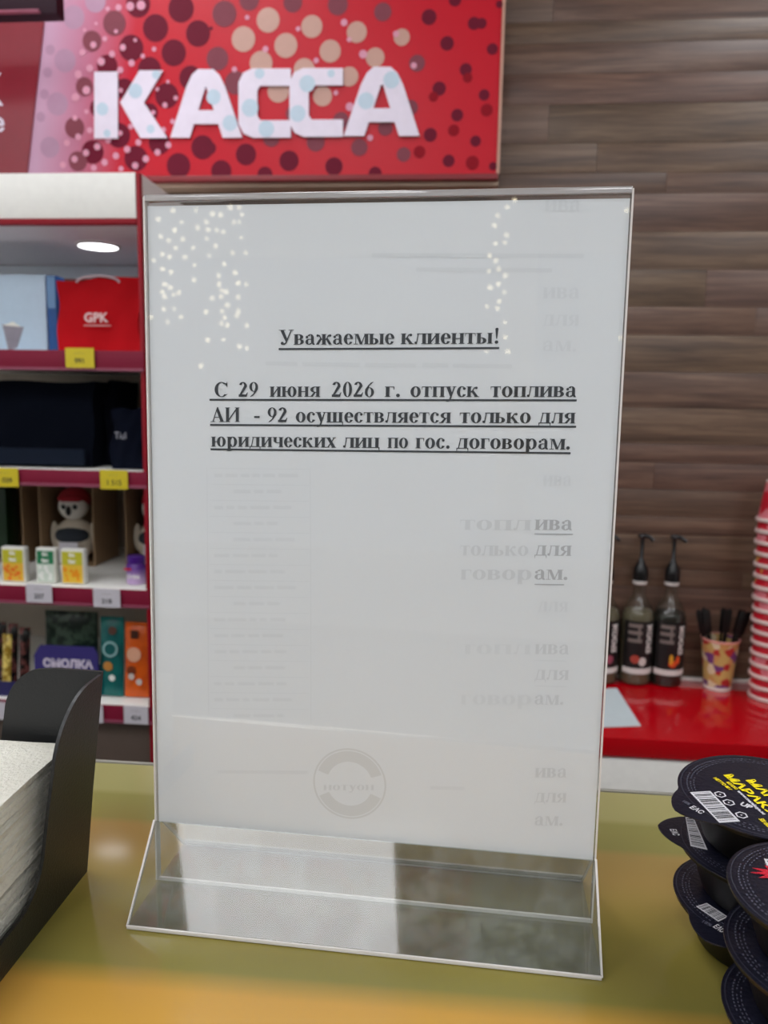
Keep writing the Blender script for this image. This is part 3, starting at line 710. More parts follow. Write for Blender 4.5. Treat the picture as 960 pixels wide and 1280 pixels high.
mint(46, 70, 729, 686, mg, ((235, 238, 232), (206, 218, 205)), 'green and white mint box between the two yellow ones')
mint(77, 106, 731, 688, my, ((238, 150, 26), (232, 190, 60)), 'yellow and orange candy box in front of the plush bird')
a = at(166, 735, 1.335)
t = thing('gum_jar', (a.x, 1.335 + .018, zt(2)), 'small purple gum jar beside the notice stand on the third shelf', 'jar')
def grad(name, c0, c1, z0, z1):
    m, nt, p, o = nodes_of(name)
    tc = add(nt, 'ShaderNodeTexCoord'); sp = add(nt, 'ShaderNodeSeparateXYZ'); nt.links.new(tc.outputs['Object'], sp.inputs[0])
    r = add(nt, 'ShaderNodeMapRange'); r.inputs[1].default_value = z0; r.inputs[2].default_value = z1
    nt.links.new(sp.outputs['Z'], r.inputs[0])
    mx = add(nt, 'ShaderNodeMix', data_type='RGBA'); mx.inputs[6].default_value = lin(c0); mx.inputs[7].default_value = lin(c1)
    nt.links.new(r.outputs[0], mx.inputs[0]); nt.links.new(mx.outputs[2], p.inputs['Base Color']); p.inputs['Roughness'].default_value = .3
    return m
MB().lathe([(.001, 0), (.0165, 0), (.0178, .003), (.0178, .034), (.015, .038), (.001, .0385)], seg=28, cap=False).build('jar_body', grad('jar_print', (200, 170, 215), (92, 40, 140), .008, .03), t, smooth=True)
MB().lathe([(.001, .0388), (.0158, .0388), (.016, .041), (.016, .050), (.0145, .0515), (.001, .0516)], seg=28, cap=False).build('lid', mat('jar_purple', (70, 22, 128), .3), t, smooth=True)
text('jar_lettering', 'Orbit', .011, m_white, t, (.001, -.0184, .012), bold=.0003)
MB().box(-.016, -.002, -.0182, -.0172, .027, .031).build('jar_stripe', mat('jar_red', (190, 30, 60), .4), t)

# --- fourth bay
def foil(name, c1, c2, sc=60, rough=.3):
    m, nt, p, o = nodes_of(name)
    tc = add(nt, 'ShaderNodeTexCoord'); n = add(nt, 'ShaderNodeTexNoise'); n.inputs['Scale'].default_value = sc; n.inputs['Detail'].default_value = 2
    nt.links.new(tc.outputs['Object'], n.inputs['Vector'])
    cr = add(nt, 'ShaderNodeValToRGB'); e = cr.color_ramp.elements; e[0].position = .46; e[0].color = lin(c1); e[1].position = .6; e[1].color = lin(c2)
    nt.links.new(n.outputs['Fac'], cr.inputs[0]); nt.links.new(cr.outputs[0], p.inputs['Base Color']); p.inputs['Roughness'].default_value = rough
    return m
def packet(x0p, x1p, typ, Y, m, lab, cat='packet', name='snack_packet', lean=.1, k=3, group=None, z0=0, depth=.014):
    a = at(x0p, 820, Y); b = at(x1p, 820, Y); w_ = (b.x - a.x) / 2; H = at((x0p + x1p) / 2, typ, Y).z - zt(k) - z0
    t = thing(name, ((a.x + b.x) / 2, Y, zt(k) + .001 + z0), lab, cat, group, (-lean, 0, 0))
    nx, nz_ = 8, 12; mb = MB()
    for s in (-1, 1):
        for j in range(nz_ + 1):
            for i in range(nx + 1):
                u = i / nx; q = j / nz_
                th = depth / 2 * max(0, sin(pi * u)) ** .6 * max(0, sin(pi * q)) ** .5
                mb.v.append((-w_ + 2 * w_ * u, s * th + .0005 * s, q * H))
    A = (nx + 1) * (nz_ + 1)
    for s in (0, 1):
        for j in range(nz_):
            for i in range(nx):
                g = s * A + j * (nx + 1) + i; mb.f.append((g, g + 1, g + nx + 2, g + nx + 1))
    mb.build('pouch', m, t, smooth=True)
    MB().box(-w_, w_, -.0012, .0012, H - .006, H + .004).build('top_seal', m, t)
    return t, w_, H
t, w_, H = packet(124, 153, 776, 1.34, foil('teal_foil', (16, 104, 100), (14, 88, 88), 30), 'teal snack packet standing left of the orange one', lean=.08)
MB().disc((.0, H * .62), .015, -.0095).build('packet_badge', mat('pale_teal', (150, 190, 190), .4), t)
MB().disc((.0, H * .62), .011, -.0100).build('packet_badge_inner', mat('teal_in', (16, 92, 92), .4), t)
MB().disc((-.004, H * .40), .009, -.0096).build('packet_picture', mat('teal_gold', (190, 130, 60), .4, var=.3), t)
MB().disc((.004, H * .25), .006, -.0096).build('packet_dot', m_white, t)
MB().disc((.004, H * .86), .008, -.0090).build('packet_emblem', mat('teal_dk', (90, 60, 50), .4), t)
t, w_, H = packet(155, 186, 783, 1.34, foil('orange_foil', (224, 96, 22), (206, 84, 20), 30), 'orange snack packet standing against the notice stand edge', lean=.08)
MB().disc((-.004, H * .60), .014, -.0095).build('packet_badge', mat('pale_orange', (228, 170, 140), .4, var=.2), t)
MB().disc((-.008, H * .38), .009, -.0098).build('packet_picture', mat('orange_dk', (120, 50, 20), .4, var=.3), t)
for dx, zz in ((-.008, .30), (.007, .23)): MB().disc((dx, H * zz), .006, -.0102).build('packet_dot', p_wh, t)
MB().box(-.010, .004, -.0088, -.0078, H * .82, H * .93).build('packet_emblem', mat('orange_dk2', (70, 34, 20), .4), t)
packet(57, 122, 768, 1.40, foil('green_foil', (14, 34, 26), (66, 84, 70), 60), 'dark green patterned packet behind the purple box', lean=.05)
# purple carton with wording
Y = 1.33; a = at(44, 850, Y); b = at(123, 850, Y); w_ = (b.x - a.x) / 2
t = thing('purple_carton', ((a.x + b.x) / 2, Y, zt(3)), 'purple display carton with white lettering above the black napkin holder', 'box')
H = at(84, 808, Y).z - zt(3)
m_pur = mat('purple_card', (58, 50, 120), .4)
MB().prism([(-w_, 0), (w_, 0), (w_, H * .86), (w_ * .88, H), (-w_ * .80, H), (-w_, H * .8)], 'y', 0, .004).build('front_panel', m_pur, t)
MB().box(-w_, w_, .0045, .06, 0, H * .45).build('tray', m_pur, t)
MB().prism([(-w_, H * .25), (-w_ * .6, H * .42), (-w_ * .3, H * .25), (-w_ * .3, .0), (-w_, 0)], 'y', -.0006, -.0001).build('gold_corner', mat('gold_card', (170, 120, 60), .4), t)
text('carton_lettering', 'СМОЛКА', .0215, mat('carton_white', (215, 205, 225), .4), t, (.004, -.0012, H * .58), bold=.0012)
# left dark candy bars
m_pk = foil('dark_foil', (18, 16, 16), (120, 70, 66), 70, .25)
for i, (xa, xb, ty, Y) in enumerate(((-14, 6, 782, 1.39), (8, 20, 784, 1.37), (22, 35, 789, 1.36))):
    packet(xa, xb, ty, Y, m_pk, ('dark snack bar at the left photo edge, fourth shelf', 'middle dark snack bar', 'rightmost dark snack bar left of the purple carton')[i] if i != 1 else 'middle dark snack bar of three on the fourth shelf', name='snack_bar', cat='snack bar', group='dark snack bars on the fourth shelf', depth=.01)
t, w_, H = packet(0, 11, 798, 1.325, foil('gold_foil', (150, 120, 40), (230, 205, 110), 90, .2), 'gold foil wrapped bar in front of the dark snack bars', name='gold_bar', cat='snack bar', lean=.12, depth=.012)
Y = 1.315; a = at(-30, 862, Y); b = at(42, 862, Y)
t = thing('snack_tray', ((a.x + b.x) / 2, Y, zt(3)), 'low dark blue tray edge holding the dark snack bars', 'tray'); w_ = (b.x - a.x) / 2
MB().box(-w_, w_, 0, .002, 0, .028).build('tray_front', mat('tray_blue', (44, 42, 92), .4), t)
MB().box(-w_, w_, .0022, .08, 0, .0009).build('tray_floor', mat('tray_floor_blue', (40, 40, 80), .5), t)
MB().box(w_ - .0015, w_, .0022, .05, .001, .045).build('tray_side', mat('tray_side_blue', (96, 96, 140), .4), t)

# ------------------------------------------------------------------ acrylic notice stand
SX, SYY, SYAW, LEAN, SW, SH, FH, FD = -.0339, .3424, .0434, .012, .212, .3312, .0337, .0344
S0 = Vector((SX, SYY, 0)); ax = Vector((cos(SYAW), -sin(SYAW), 0)); bxv = Vector((sin(SYAW), cos(SYAW), 0))
upv = Vector((0, 0, 1)) * cos(LEAN) + bxv * sin(LEAN); nv = bxv * cos(LEAN) - Vector((0, 0, 1)) * sin(LEAN)
def U(px, py):
    P = onplane(px, py, S0, nv) - S0
    return P.dot(ax), P.dot(upv)
m_acr = clear('acrylic', (252, 253, 253), 1.6, .01)
m_acrf = clear('acrylic_foot', (238, 240, 238), 1.5, .03, haze=.03, wear=.10)
m_edge = clear('acrylic_edge', (200, 206, 206), 2.0, .15, haze=.75, hazec=(244, 238, 234))
m_edged = clear('acrylic_top_edge', (225, 225, 225), 2.5, .06, haze=.4, hazec=(225, 222, 222))
stand = thing('notice_stand', (SX, SYY, .0003), 'clear acrylic two-sided stand holding the printed notice', 'sign holder', rot=(0, 0, -SYAW))
hw = SW / 2; T = .0012; g = .0009
th = math.tan(LEAN)
def slab(name, m, y0, y1, z0, z1, x0=-hw, x1=hw, bevel=0):
    mb = MB(); pts = [(y0 + th * z0, z0), (y1 + th * z0, z0), (y1 + th * z1, z1), (y0 + th * z1, z1)]
    return mb.prism(pts, 'x', x0, x1).build(name, m, stand, bevel=bevel)
slab('front_pane', m_acr, -g - T, -g, FH, SH - .003)
slab('rear_pane', m_acr, g, g + T, FH, SH - .003)
slab('top_fold', m_edged, -g - T, g + T, SH - .0028, SH, bevel=.0006)
for s in (-1, 1):
    slab('pane_edge', m_edge, -g - T - .0002, g + T + .0002, .003, SH - .001, s * hw - .0004, s * hw + .0004)
# feet: sloped sheets front and rear, floor plate
for s in (-1, 1):
    y0 = s * FD; y1 = s * (g + T)
    mb = MB().prism([(y0, .0015), (y0 - s * T, .0015), (y1, FH + .0002), (y1 + s * T, FH + .0016)], 'x', -hw, hw)
    ft = mb.build('sloped_foot', m_acrf, stand)
    for q in (-1, 1):
        MB().prism([(y0 + s * .0002, .001), (y0 - s * (T + .0003), .001), (y1, FH), (y1 + s * T, FH + .002)], 'x', q * hw - .0005, q * hw + .0005).build('foot_edge', m_edge, ft)
MB().box(-hw, hw, -FD, FD, 0, .0018).build('base_plate', m_acrf, stand)
MB().box(-hw, hw, -FD - .0008, -FD + .0002, 0, .0018).build('front_lip', m_edge, stand, bevel=.0004)
MB().box(-hw, hw, -.0006, .0006, .0019, .0035).build('centre_seam', m_edge, stand)
MB().box(-hw, hw, FD - .0004, FD + .001, 0, .003).build('rear_lip', m_edge, stand)

# ------------------------------------------------------------------ printed notice
m_sheet = mat('notice_paper', (227, 228, 231), .75, var=.012, scale=30)
notice = thing('printed_notice', (SX, SYY, .0003), 'white printed notice in Russian held upright in the clear stand', 'notice', rot=(0, 0, -SYAW))
notice.rotation_mode = 'XYZ'
def npt(x, zz, off): return (x, zz * sin(LEAN) + off, zz * cos(LEAN))
PWH = .1053; Z0, Z1 = FH - .001, SH - .0045
mb = MB(); mb.poly(npt(-PWH, Z0, -.0002), npt(PWH, Z0, -.0002), npt(PWH, Z1, -.0002), npt(-PWH, Z1, -.0002))
mb.poly(npt(PWH, Z0, .0002), npt(-PWH, Z0, .0002), npt(-PWH, Z1, .0002), npt(PWH, Z1, .0002))
mb.build('sheet', m_sheet, notice)

# serif bold alphabet drawn from strokes (unit: em)
XH, CH, ST, HT = .46, .66, .144, .035
class G:
    def __init__(s): s.p = []
    def R(s, x0, y0, x1, y1): s.p.append([(x0, y0), (x1, y0), (x1, y1), (x0, y1)]); return s
    def P(s, *q): s.p.append(list(q)); return s
    def L(s, x0, y0, x1, y1, w): return s.P((x0 - w / 2, y0), (x0 + w / 2, y0), (x1 + w / 2, y1), (x1 - w / 2, y1))
    def ring(s, cx, cy, rx, ry, a0=0, a1=360, sx=ST, sy=HT, n=20):
        for i in range(n):
            a = radians(a0 + (a1 - a0) * i / n); b = radians(a0 + (a1 - a0) * (i + 1) / n)
            s.P((cx + rx * cos(a), cy + ry * sin(a)), (cx + rx * cos(b), cy + ry * sin(b)), (cx + (rx - sx) * cos(b), cy + (ry - sy) * sin(b)), (cx + (rx - sx) * cos(a), cy + (ry - sy) * sin(a)))
        return s
    def dot(s, cx, cy, r): return s.P(*[(cx + r * cos(2 * pi * i / 12), cy + r * sin(2 * pi * i / 12)) for i in range(12)])
    def stem(s, x, h, y0=0, b=1, t=1, w=ST):
        s.R(x, y0, x + w, h); e = .042
        if b: s.R(x - e, y0, x + w + e, y0 + .028)
        if t == 1: s.R(x - e, h - .028, x + w + e, h)
        if t == 2: s.R(x - e, h - .028, x + w, h)
        return s
def glyph(c):
    g = G(); X = XH
    if c == 'п': g.stem(.05, X).stem(.37, X).R(.1, X - .035, .45, X); w = .56
    elif c == 'н': g.stem(.05, X).stem(.37, X).R(.1, .215, .45, .252); w = .56
    elif c == 'и': g.stem(.05, X).stem(.37, X).L(.16, .06, .40, X - .06, .06); w = .56
    elif c == 'ц': g.stem(.05, X, b=0).stem(.36, X, b=0).R(.01, 0, .55, .034).P((.50, 0), (.55, 0), (.55, -.12), (.525, -.12)); w = .57
    elif c == 'щ': g.stem(.05, X, b=0).stem(.31, X, b=0).stem(.57, X, b=0).R(.01, 0, .76, .034).P((.71, 0), (.76, 0), (.76, -.12), (.735, -.12)); w = .79
    elif c == 'т': g.stem(.165, X, t=0).R(.02, X - .034, .445, X).P((.02, X), (.05, X), (.035, X - .14), (.02, X - .14)).P((.415, X), (.445, X), (.445, X - .14), (.43, X - .14)); w = .465
    elif c == 'г': g.stem(.05, X).R(.1, X - .034, .385, X).P((.34, X), (.385, X), (.385, X - .15), (.368, X - .15)); w = .41
    elif c == 'л': g.stem(.35, X).R(.12, X - .034, .4, X).L(.115, .05, .175, X, .045).dot(.075, .055, .055).R(.05, 0, .13, .04); w = .53
    elif c == 'д': g.stem(.33, X, b=0).R(.14, X - .034, .38, X).L(.10, .03, .19, X, .045).R(.01, 0, .53, .036).P((.01, 0), (.055, 0), (.03, -.12), (.01, -.12)).P((.485, 0), (.53, 0), (.53, -.12), (.505, -.12)); w = .54
    elif c == 'м': g.stem(.51, X).R(.09, 0, .125, X).R(.01, 0, .2, .028).R(.03, X - .028, .16, X).L(.35, 0, .16, X, .12).L(.35, 0, .53, X, .045); w = .68
    elif c == 'в': g.stem(.05, X).ring(.25, .34, .19, .12, -90, 90).ring(.25, .128, .215, .128, -90, 90).R(.15, X - .034, .26, X).R(.15, .22, .26, .25).R(.15, 0, .26, .034); w = .50
    elif c == 'ь': g.stem(.05, X).ring(.24, .135, .205, .135, -90, 90).R(.15, .236, .25, .27).R(.15, 0, .25, .034); w = .48
    elif c == 'ы': g.stem(.05, X).ring(.24, .135, .19, .135, -90, 90).R(.15, .236, .25, .27).R(.15, 0, .25, .034).stem(.50, X); w = .69
    elif c in 'о': g.ring(.25, X / 2, .225, X / 2 + .01); w = .50
    elif c == 'с': g.ring(.235, X / 2, .21, X / 2 + .01, 60, 330).dot(.34, X - .095, .062); w = .43
    elif c == 'е': g.ring(.235, X / 2, .21, X / 2 + .01, 15, 330).R(.12, .235, .42, .268).P((.31, .25), (.43, .25), (.43, .3), (.40, .33)); w = .45
    elif c == 'ю': g.stem(.05, X).R(.15, .215, .32, .25).ring(.50, X / 2, .215, X / 2 + .01); w = .75
    elif c == 'а': g.R(.29, .04, .415, .32).ring(.26, .31, .155, .155, 0, 150, .125, HT).dot(.105, .335, .058).ring(.20, .125, .165, .13, 60, 330, .12, .034).R(.20, .22, .33, .252).P((.29, .1), (.415, .08), (.47, .0), (.38, -.01)); w = .49
    elif c == 'к': g.stem(.05, X).P((.18, .20), (.24, .20), (.40, X - .03), (.34, X - .03)).dot(.425, X - .065, .058).P((.20, .26), (.30, .30), (.53, 0), (.38, 0)).R(.34, 0, .56, .028); w = .56
    elif c == 'ж': g.stem(.305, X).P((.44, .2), (.49, .2), (.63, X - .03), (.57, X - .03)).dot(.655, X - .065, .055).P((.45, .26), (.54, .3), (.735, 0), (.60, 0)).P((.31, .2), (.26, .2), (.12, X - .03), (.18, X - .03)).dot(.095, X - .065, .055).P((.30, .26), (.21, .3), (.015, 0), (.15, 0)); w = .75
    elif c == 'я': g.stem(.33, X, t=1).ring(.27, .325, .22, .135, 90, 270, ST).R(.26, X - .034, .4, X).R(.26, .19, .4, .222).P((.22, .21), (.32, .21), (.17, 0), (.04, 0)).R(.0, 0, .15, .028); w = .53
    elif c == 'р': g.stem(.06, X, -.2, t=2).ring(.30, X / 2, .215, X / 2 + .01, -150, 150); w = .55
    elif c == 'у': g.P((.05, X), (.21, X), (.33, .12), (.25, -.05)).P((.39, X), (.44, X), (.27, -.09), (.19, -.16), (.20, -.06)).dot(.10, -.15, .058).P((.09, -.205), (.19, -.195), (.27, -.09), (.19, -.13)).R(.005, X - .028, .25, X).R(.33, X - .028, .49, X); w = .49
    elif c == 'х': g.P((.03, X), (.19, X), (.46, 0), (.30, 0)).P((.38, X), (.43, X), (.12, 0), (.06, 0)).R(.0, 0, .17, .028).R(.0, X - .028, .22, X).R(.31, X - .028, .47, X).R(.26, 0, .49, .028); w = .50
    elif c == 'ч': g.stem(.34, X).R(.065, .30, .20, X).R(.02, X - .028, .24, X).ring(.22, .30, .155, .115, 180, 290, .13, .04).R(.22, .185, .36, .222); w = .53
    elif c == 'У': g.P((.07, CH), (.23, CH), (.42, .2), (.34, .1)).P((.56, CH), (.61, CH), (.36, .06), (.27, -.01), (.28, .05)).dot(.17, .065, .072).P((.15, -.005), (.28, -.005), (.35, .06), (.26, .08)).R(.01, CH - .028, .31, CH).R(.46, CH - .028, .68, CH); w = .68
    elif c == 'С': g.ring(.36, CH / 2, .32, CH / 2 + .015, 48, 318, .15, .036).P((.60, CH - .22), (.63, CH - .22), (.63, CH + .015), (.60, CH + .015)).P((.50, CH - .05), (.62, CH - .22), (.61, CH - .04)).P((.56, .10), (.62, .13), (.66, .16), (.58, .06)); w = .70
    elif c == 'А': g.P((.33, CH + .015), (.38, CH + .015), (.67, 0), (.50, 0), (.30, .53)).P((.33, CH), (.37, CH), (.14, 0), (.09, 0)).R(.17, .19, .50, .226).R(.0, 0, .22, .028).R(.43, 0, .72, .028); w = .72
    elif c == 'И': g.stem(.06, CH, w=.15).stem(.55, CH, w=.15).L(.19, .08, .57, CH - .08, .07); w = .77
    elif c == '2': g.ring(.23, .48, .19, .19, -10, 160, .13, .05).P((.42, .50), (.29, .50), (.05, .07), (.06, .0)).P((.29, .44), (.42, .46), (.17, .10), (.06, .04)).R(.03, 0, .40, .11).P((.40, 0), (.46, .20), (.43, .20), (.36, .10)); w = .49
    elif c == '9': g.ring(.245, .45, .205, .22, 0, 360, .125, .034).P((.45, .47), (.32, .40), (.20, .04), (.07, -.015), (.08, .015), (.28, .12), (.43, .32)); w = .49
    elif c == '6': g.ring(.245, .205, .205, .22, 0, 360, .125, .034).P((.04, .19), (.17, .26), (.29, .62), (.42, .675), (.41, .645), (.21, .54), (.06, .34)); w = .49
    elif c == '0': g.ring(.245, CH / 2, .205, CH / 2 + .015, 0, 360, .13, .034); w = .49
    elif c == '-': g.R(.03, .19, .29, .27); w = .32
    elif c == '.': g.dot(.125, .065, .078); w = .25
    elif c == '!': g.P((.09, .62), (.22, .62), (.175, .21), (.135, .21)).dot(.155, .61, .068).dot(.155, .065, .075); w = .31
    else: w = .25
    return g.p, w
def layout(word):
    x = 0; out = []
    for c in word:
        p, w_ = glyph(c); out.append((p, x)); x += w_
    xs = [q[0] + o for p, o in out for pol in p for q in pol]
    return out, min(xs), max(xs)
EM = .00995
def set_word(mb, word, px0, px1, yb, yoff=-.0005, em=EM):
    a = U(px0, yb[0]); b = U(px1, yb[1]); out, m0, m1 = layout(word)
    k = (b[0] - a[0]) / (m1 - m0); d = 0
    for polys, o in out:
        for pol in polys:
            d += 1
            mb.poly(*[npt(a[0] + (x + o - m0) * k, a[1] + (b[1] - a[1]) * (x + o - m0) / (m1 - m0) + y * em, yoff - (d % 7) * 2e-6) for x, y in pol])
def underline(mb, x0, y0, x1, y1, hpx=2.4):
    a = U(x0, y0); b = U(x1, y1); h = hpx * .355e-3 / 2
    mb.poly(npt(a[0], a[1] - h, -.00045), npt(b[0], b[1] - h, -.00045), npt(b[0], b[1] + h, -.00045), npt(a[0], a[1] + h, -.00045))
lines = [
    ('heading_text', [('Уважаемые', 348.8, 493), ('клиенты!', 501, 622.8)], (348, 432, 623, 430.5), (348.6, 437.3, 624, 436)),
    ('notice_text', [('С', 268.8, 285.5), ('29', 298.8, 323), ('июня', 337.5, 400.5), ('2026', 415, 467.5), ('г.', 481, 500), ('отпуск', 513, 599), ('топлива', 613, 720)], (262, 496.8, 720, 497.2), (262.3, 500.5, 720.7, 501.3)),
    ('notice_text', [('АИ', 263.7, 300), ('-', 318, 325), ('92', 335, 359.5), ('осуществляется', 370, 563.8), ('только', 574.5, 663), ('для', 673, 718.8)], (263, 528.1, 720, 530.2), (263, 531.9, 720, 534.3)),
    ('notice_text', [('юридических', 264.5, 420.5), ('лиц', 429, 474.5), ('по', 484.5, 510), ('гос.', 519.5, 562), ('договорам.', 570.5, 712)], (264, 559.0, 713, 562.7), (263.6, 562.3, 713, 567.3)),
]
for nm, words, bl, ul in lines:
    mb = MB()
    for wd, x0, x1 in words:
        f0 = (x0 - bl[0]) / (bl[2] - bl[0]); f1 = (x1 - bl[0]) / (bl[2] - bl[0])
        set_word(mb, wd, x0, x1, (bl[1] + (bl[3] - bl[1]) * f0, bl[1] + (bl[3] - bl[1]) * f1))
    mb.build(nm, m_ink, notice); 
    mb = MB(); underline(mb, *ul); mb.build('underline', m_ink, notice)
# faint print showing through from the sheets behind
def ghost(c, n): return mat(n, c, .75, var=.02)
gh1 = ghost((184, 184, 187), 'ghost_ink_strong'); gh2 = ghost((213, 214, 217), 'ghost_ink'); gh3 = ghost((221, 222, 225), 'ghost_ink_faint')
def ghost_words(words, m, em=EM):
    mb = MB()
    for wd, x0, x1, yb in words: set_word(mb, wd, x0, x1, (yb, yb + .5), -.00035, em)
    mb.build('faint_print', m, notice)
ghost_words([('ива', 668, 715, 663), ('для', 668, 714, 695), ('ам.', 668, 709, 725)], gh1)
ghost_words([('топл', 575, 664, 663), ('только', 575, 660, 695), ('говор', 575, 664, 725), ('ива', 668, 711, 818), ('для', 668, 711, 850), ('ам.', 668, 704, 881), ('ива', 668, 708, 972), ('для', 668, 708, 1003), ('ам.', 668, 703, 1032)], gh2)
ghost_words([('ива', 680, 725, 265), ('ива', 678, 724, 374), ('для', 678, 724, 408), ('ам.', 678, 720, 440), ('топл', 575, 664, 818), ('говор', 575, 664, 881), ('ива', 678, 714, 608), ('для', 672, 710, 765)], gh3)
mb = MB()
for (x0, y0, x1, y1) in [(668, 668, 716, 668.5), (668, 731, 705, 731.5)]:
    underline(mb, x0, y0, x1, y1, 1.5)
mb.build('faint_rule', gh1, notice)
mb = MB()
def grule(x0, y0, x1, y1, h=1.2):
    a = U(x0, y0); b = U(x1, y1); hh = h * .355e-3 / 2
    mb.poly(npt(a[0], a[1] - hh, -.0003), npt(b[0], b[1] - hh, -.0003), npt(b[0], b[1] + hh, -.0003), npt(a[0], a[1] + hh, -.0003))
def gv(x0, y0, x1, y1, h=1.0):
    a = U(x0, y0); b = U(x1, y1); hh = h * .355e-3 / 2
    mb.poly(npt(a[0] - hh, a[1], -.0003), npt(a[0] + hh, a[1], -.0003), npt(b[0] + hh, b[1], -.0003), npt(b[0] - hh, b[1], -.0003))
gv(259, 585, 261, 895); gv(388, 585, 389, 905)
rn = random.Random(4)
for i in range(16):
    y = 586 + i * 20
    grule(262, y, 388, y + 1.5, .8)
    x = 268 if rn.random() < .5 else 292
    while x < 350:
        l = rn.uniform(8, 26); grule(x, y + 9, x + l, y + 9.2, 4.5); x += l + 4
for (x0, x1, y) in [(465, 730, 320), (520, 690, 338), (272, 385, 965), (538, 580, 985), (332, 372, 455), (378, 450, 456), (456, 520, 457), (528, 560, 457), (566, 640, 458), (668, 708, 826), (668, 708, 858)]:
    grule(x0, y, x1, y + 1, 5 if y != 826 and y != 858 else 1.2)
mb.build('faint_table', gh3, notice)
# round stamp
mb = MB(); sc = U(437, 980); R_ = 49 * .362e-3
def ringm(r0, r1, n=40, a0=0, a1=2 * pi):
    for i in range(n):
        a = a0 + (a1 - a0) * i / n; b = a0 + (a1 - a0) * (i + 1) / n
        mb.poly(*[npt(sc[0] + r * cos(t_), sc[1] + r * sin(t_), -.00033) for r, t_ in ((r0, a), (r1, a), (r1, b), (r0, b))])
ringm(R_ * .95, R_); ringm(R_ * .62, R_ * .92, 16, .35, 2.8); ringm(R_ * .62, R_ * .92, 26, 3.6, 5.9)
mb.build('faint_stamp', ghost((214, 214, 215), 'ghost_stamp'), notice)
set_ = MB(); set_word(set_, 'нотуон', 404, 468, (988, 988), -.00038, .0058); set_.build('faint_stamp_text', gh1 if False else gh2, notice)

# ------------------------------------------------------------------ napkin holder and napkins
m_metal = mat('black_powder_coat', (26, 27, 28), .42, var=.08, scale=900, bump=.15)
nh = thing('napkin_holder', (-.181, .352, .0004), 'black metal corner napkin holder at the left of the counter', 'napkin holder')
HT_ = .1055; FL = .011   # wall height and outward flare
def sx_(z_): return FL * z_ / HT_
# side wall in y-z: tall at the far corner, concave scoop, low rail to the near end
out = [(0, 0), (0, HT_)]
for k in range(0, 13):
    a = radians(90 * k / 12); out.append((-.012 - .030 * sin(a), HT_ - .030 * (1 - cos(a)) * 1.0))
out += [(-.044, .060), (-.046, .040)]
for k in range(1, 9):
    a = radians(90 * k / 8); out.append((-.046 - .020 * (1 - cos(a)), .040 - .022 * sin(a)))
out += [(-.140, .016), (-.140, 0)]
def plate(outline, fn, name, par):
    mb = MB(); k = len(outline)
    for d_ in (0, .0016):
        for p, q in outline: mb.v.append(fn(p, q, d_))
    mb.f.append(tuple(range(k))); mb.f.append(tuple(range(k, 2 * k))[::-1])
    for i in range(k):
        j = (i + 1) % k; mb.f.append((i, j, k + j, k + i))
    return mb.build(name, m_metal, par)
plate(out, lambda p, q, d_: (sx_(q) + d_, p, q), 'side_wall', nh)
bo = [(0, 0), (0, HT_), (-.020, HT_ + .0005)]
for k in range(0, 11):
    a = radians(90 * k / 10); bo.append((-.026 - .020 * sin(a), HT_ - .024 * (1 - cos(a))))
bo += [(-.047, .070), (-.049, .050)]
for k in range(1, 7):
    a = radians(90 * k / 6); bo.append((-.049 - .02 * (1 - cos(a)), .05 - .03 * sin(a)))
bo += [(-.16, .018), (-.16, 0)]
plate(bo, lambda p, q, d_: (p + sx_(q) * (1 if p > -.01 else .6) + .0001, .0002 + d_ + sx_(q) * .35, q), 'back_wall', nh)
MB().box(-.16, 0, -.14, 0, 0, .0015).build('base_plate', m_metal, nh)
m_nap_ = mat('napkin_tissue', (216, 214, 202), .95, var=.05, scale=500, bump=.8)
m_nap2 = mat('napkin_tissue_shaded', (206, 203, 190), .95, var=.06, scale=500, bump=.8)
def napkin(idx, z0, th_, off, sag, right):
    nx, ny = 7, 7; mb = MB(); W_, D_ = .125, .118; rnd = random.Random(idx)
    for s in (0, 1):
        for j in range(ny + 1):
            for i in range(nx + 1):
                u = i / nx; q = j / ny
                x = right - W_ * u + .0006 * rnd.uniform(-1, 1) * (i == 0); y = off - D_ * q + .0008 * rnd.uniform(-1, 1) * (j == 0)
                # edges droop towards the near right side
                dz = -sag * (1 - u) ** 2 * (.35 + .65 * q)
                e = min(1, 1.0)
                thk = th_ * (.92 if s else 0)
                mb.v.append((x + .0, y, z0 + dz + thk))
    A = (nx + 1) * (ny + 1); gg = lambda i, j, s: s * A + j * (nx + 1) + i
    for s in (0, 1):
        for j in range(ny):
            for i in range(nx): mb.f.append((gg(i, j, s), gg(i + 1, j, s), gg(i + 1, j + 1, s), gg(i, j + 1, s)))
    for j in range(ny):
        for i in (0, nx): mb.f.append((gg(i, j, 0), gg(i, j + 1, 0), gg(i, j + 1, 1), gg(i, j, 1)))
    for i in range(nx):
        for j in (0, ny): mb.f.append((gg(i, j, 0), gg(i + 1, j, 0), gg(i + 1, j, 1), gg(i, j, 1)))
    return mb
N = 34; z_ = .0022; tot = .0700
for i in range(N):
    q = i / (N - 1); th_ = tot / N
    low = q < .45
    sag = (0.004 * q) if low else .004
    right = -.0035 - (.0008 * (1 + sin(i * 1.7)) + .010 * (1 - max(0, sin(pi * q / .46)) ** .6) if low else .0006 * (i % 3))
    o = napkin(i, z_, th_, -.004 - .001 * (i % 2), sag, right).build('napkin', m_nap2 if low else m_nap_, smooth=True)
    o.location = (-.181, .352, .0004)
    lab = 'white paper napkin within the pile in the black holder'
    if i == N - 1: lab = 'topmost white paper napkin, its whole upper face showing in the black holder'
    tag(o, lab, 'napkin', 'paper napkins in the black holder')
    z_ += th_

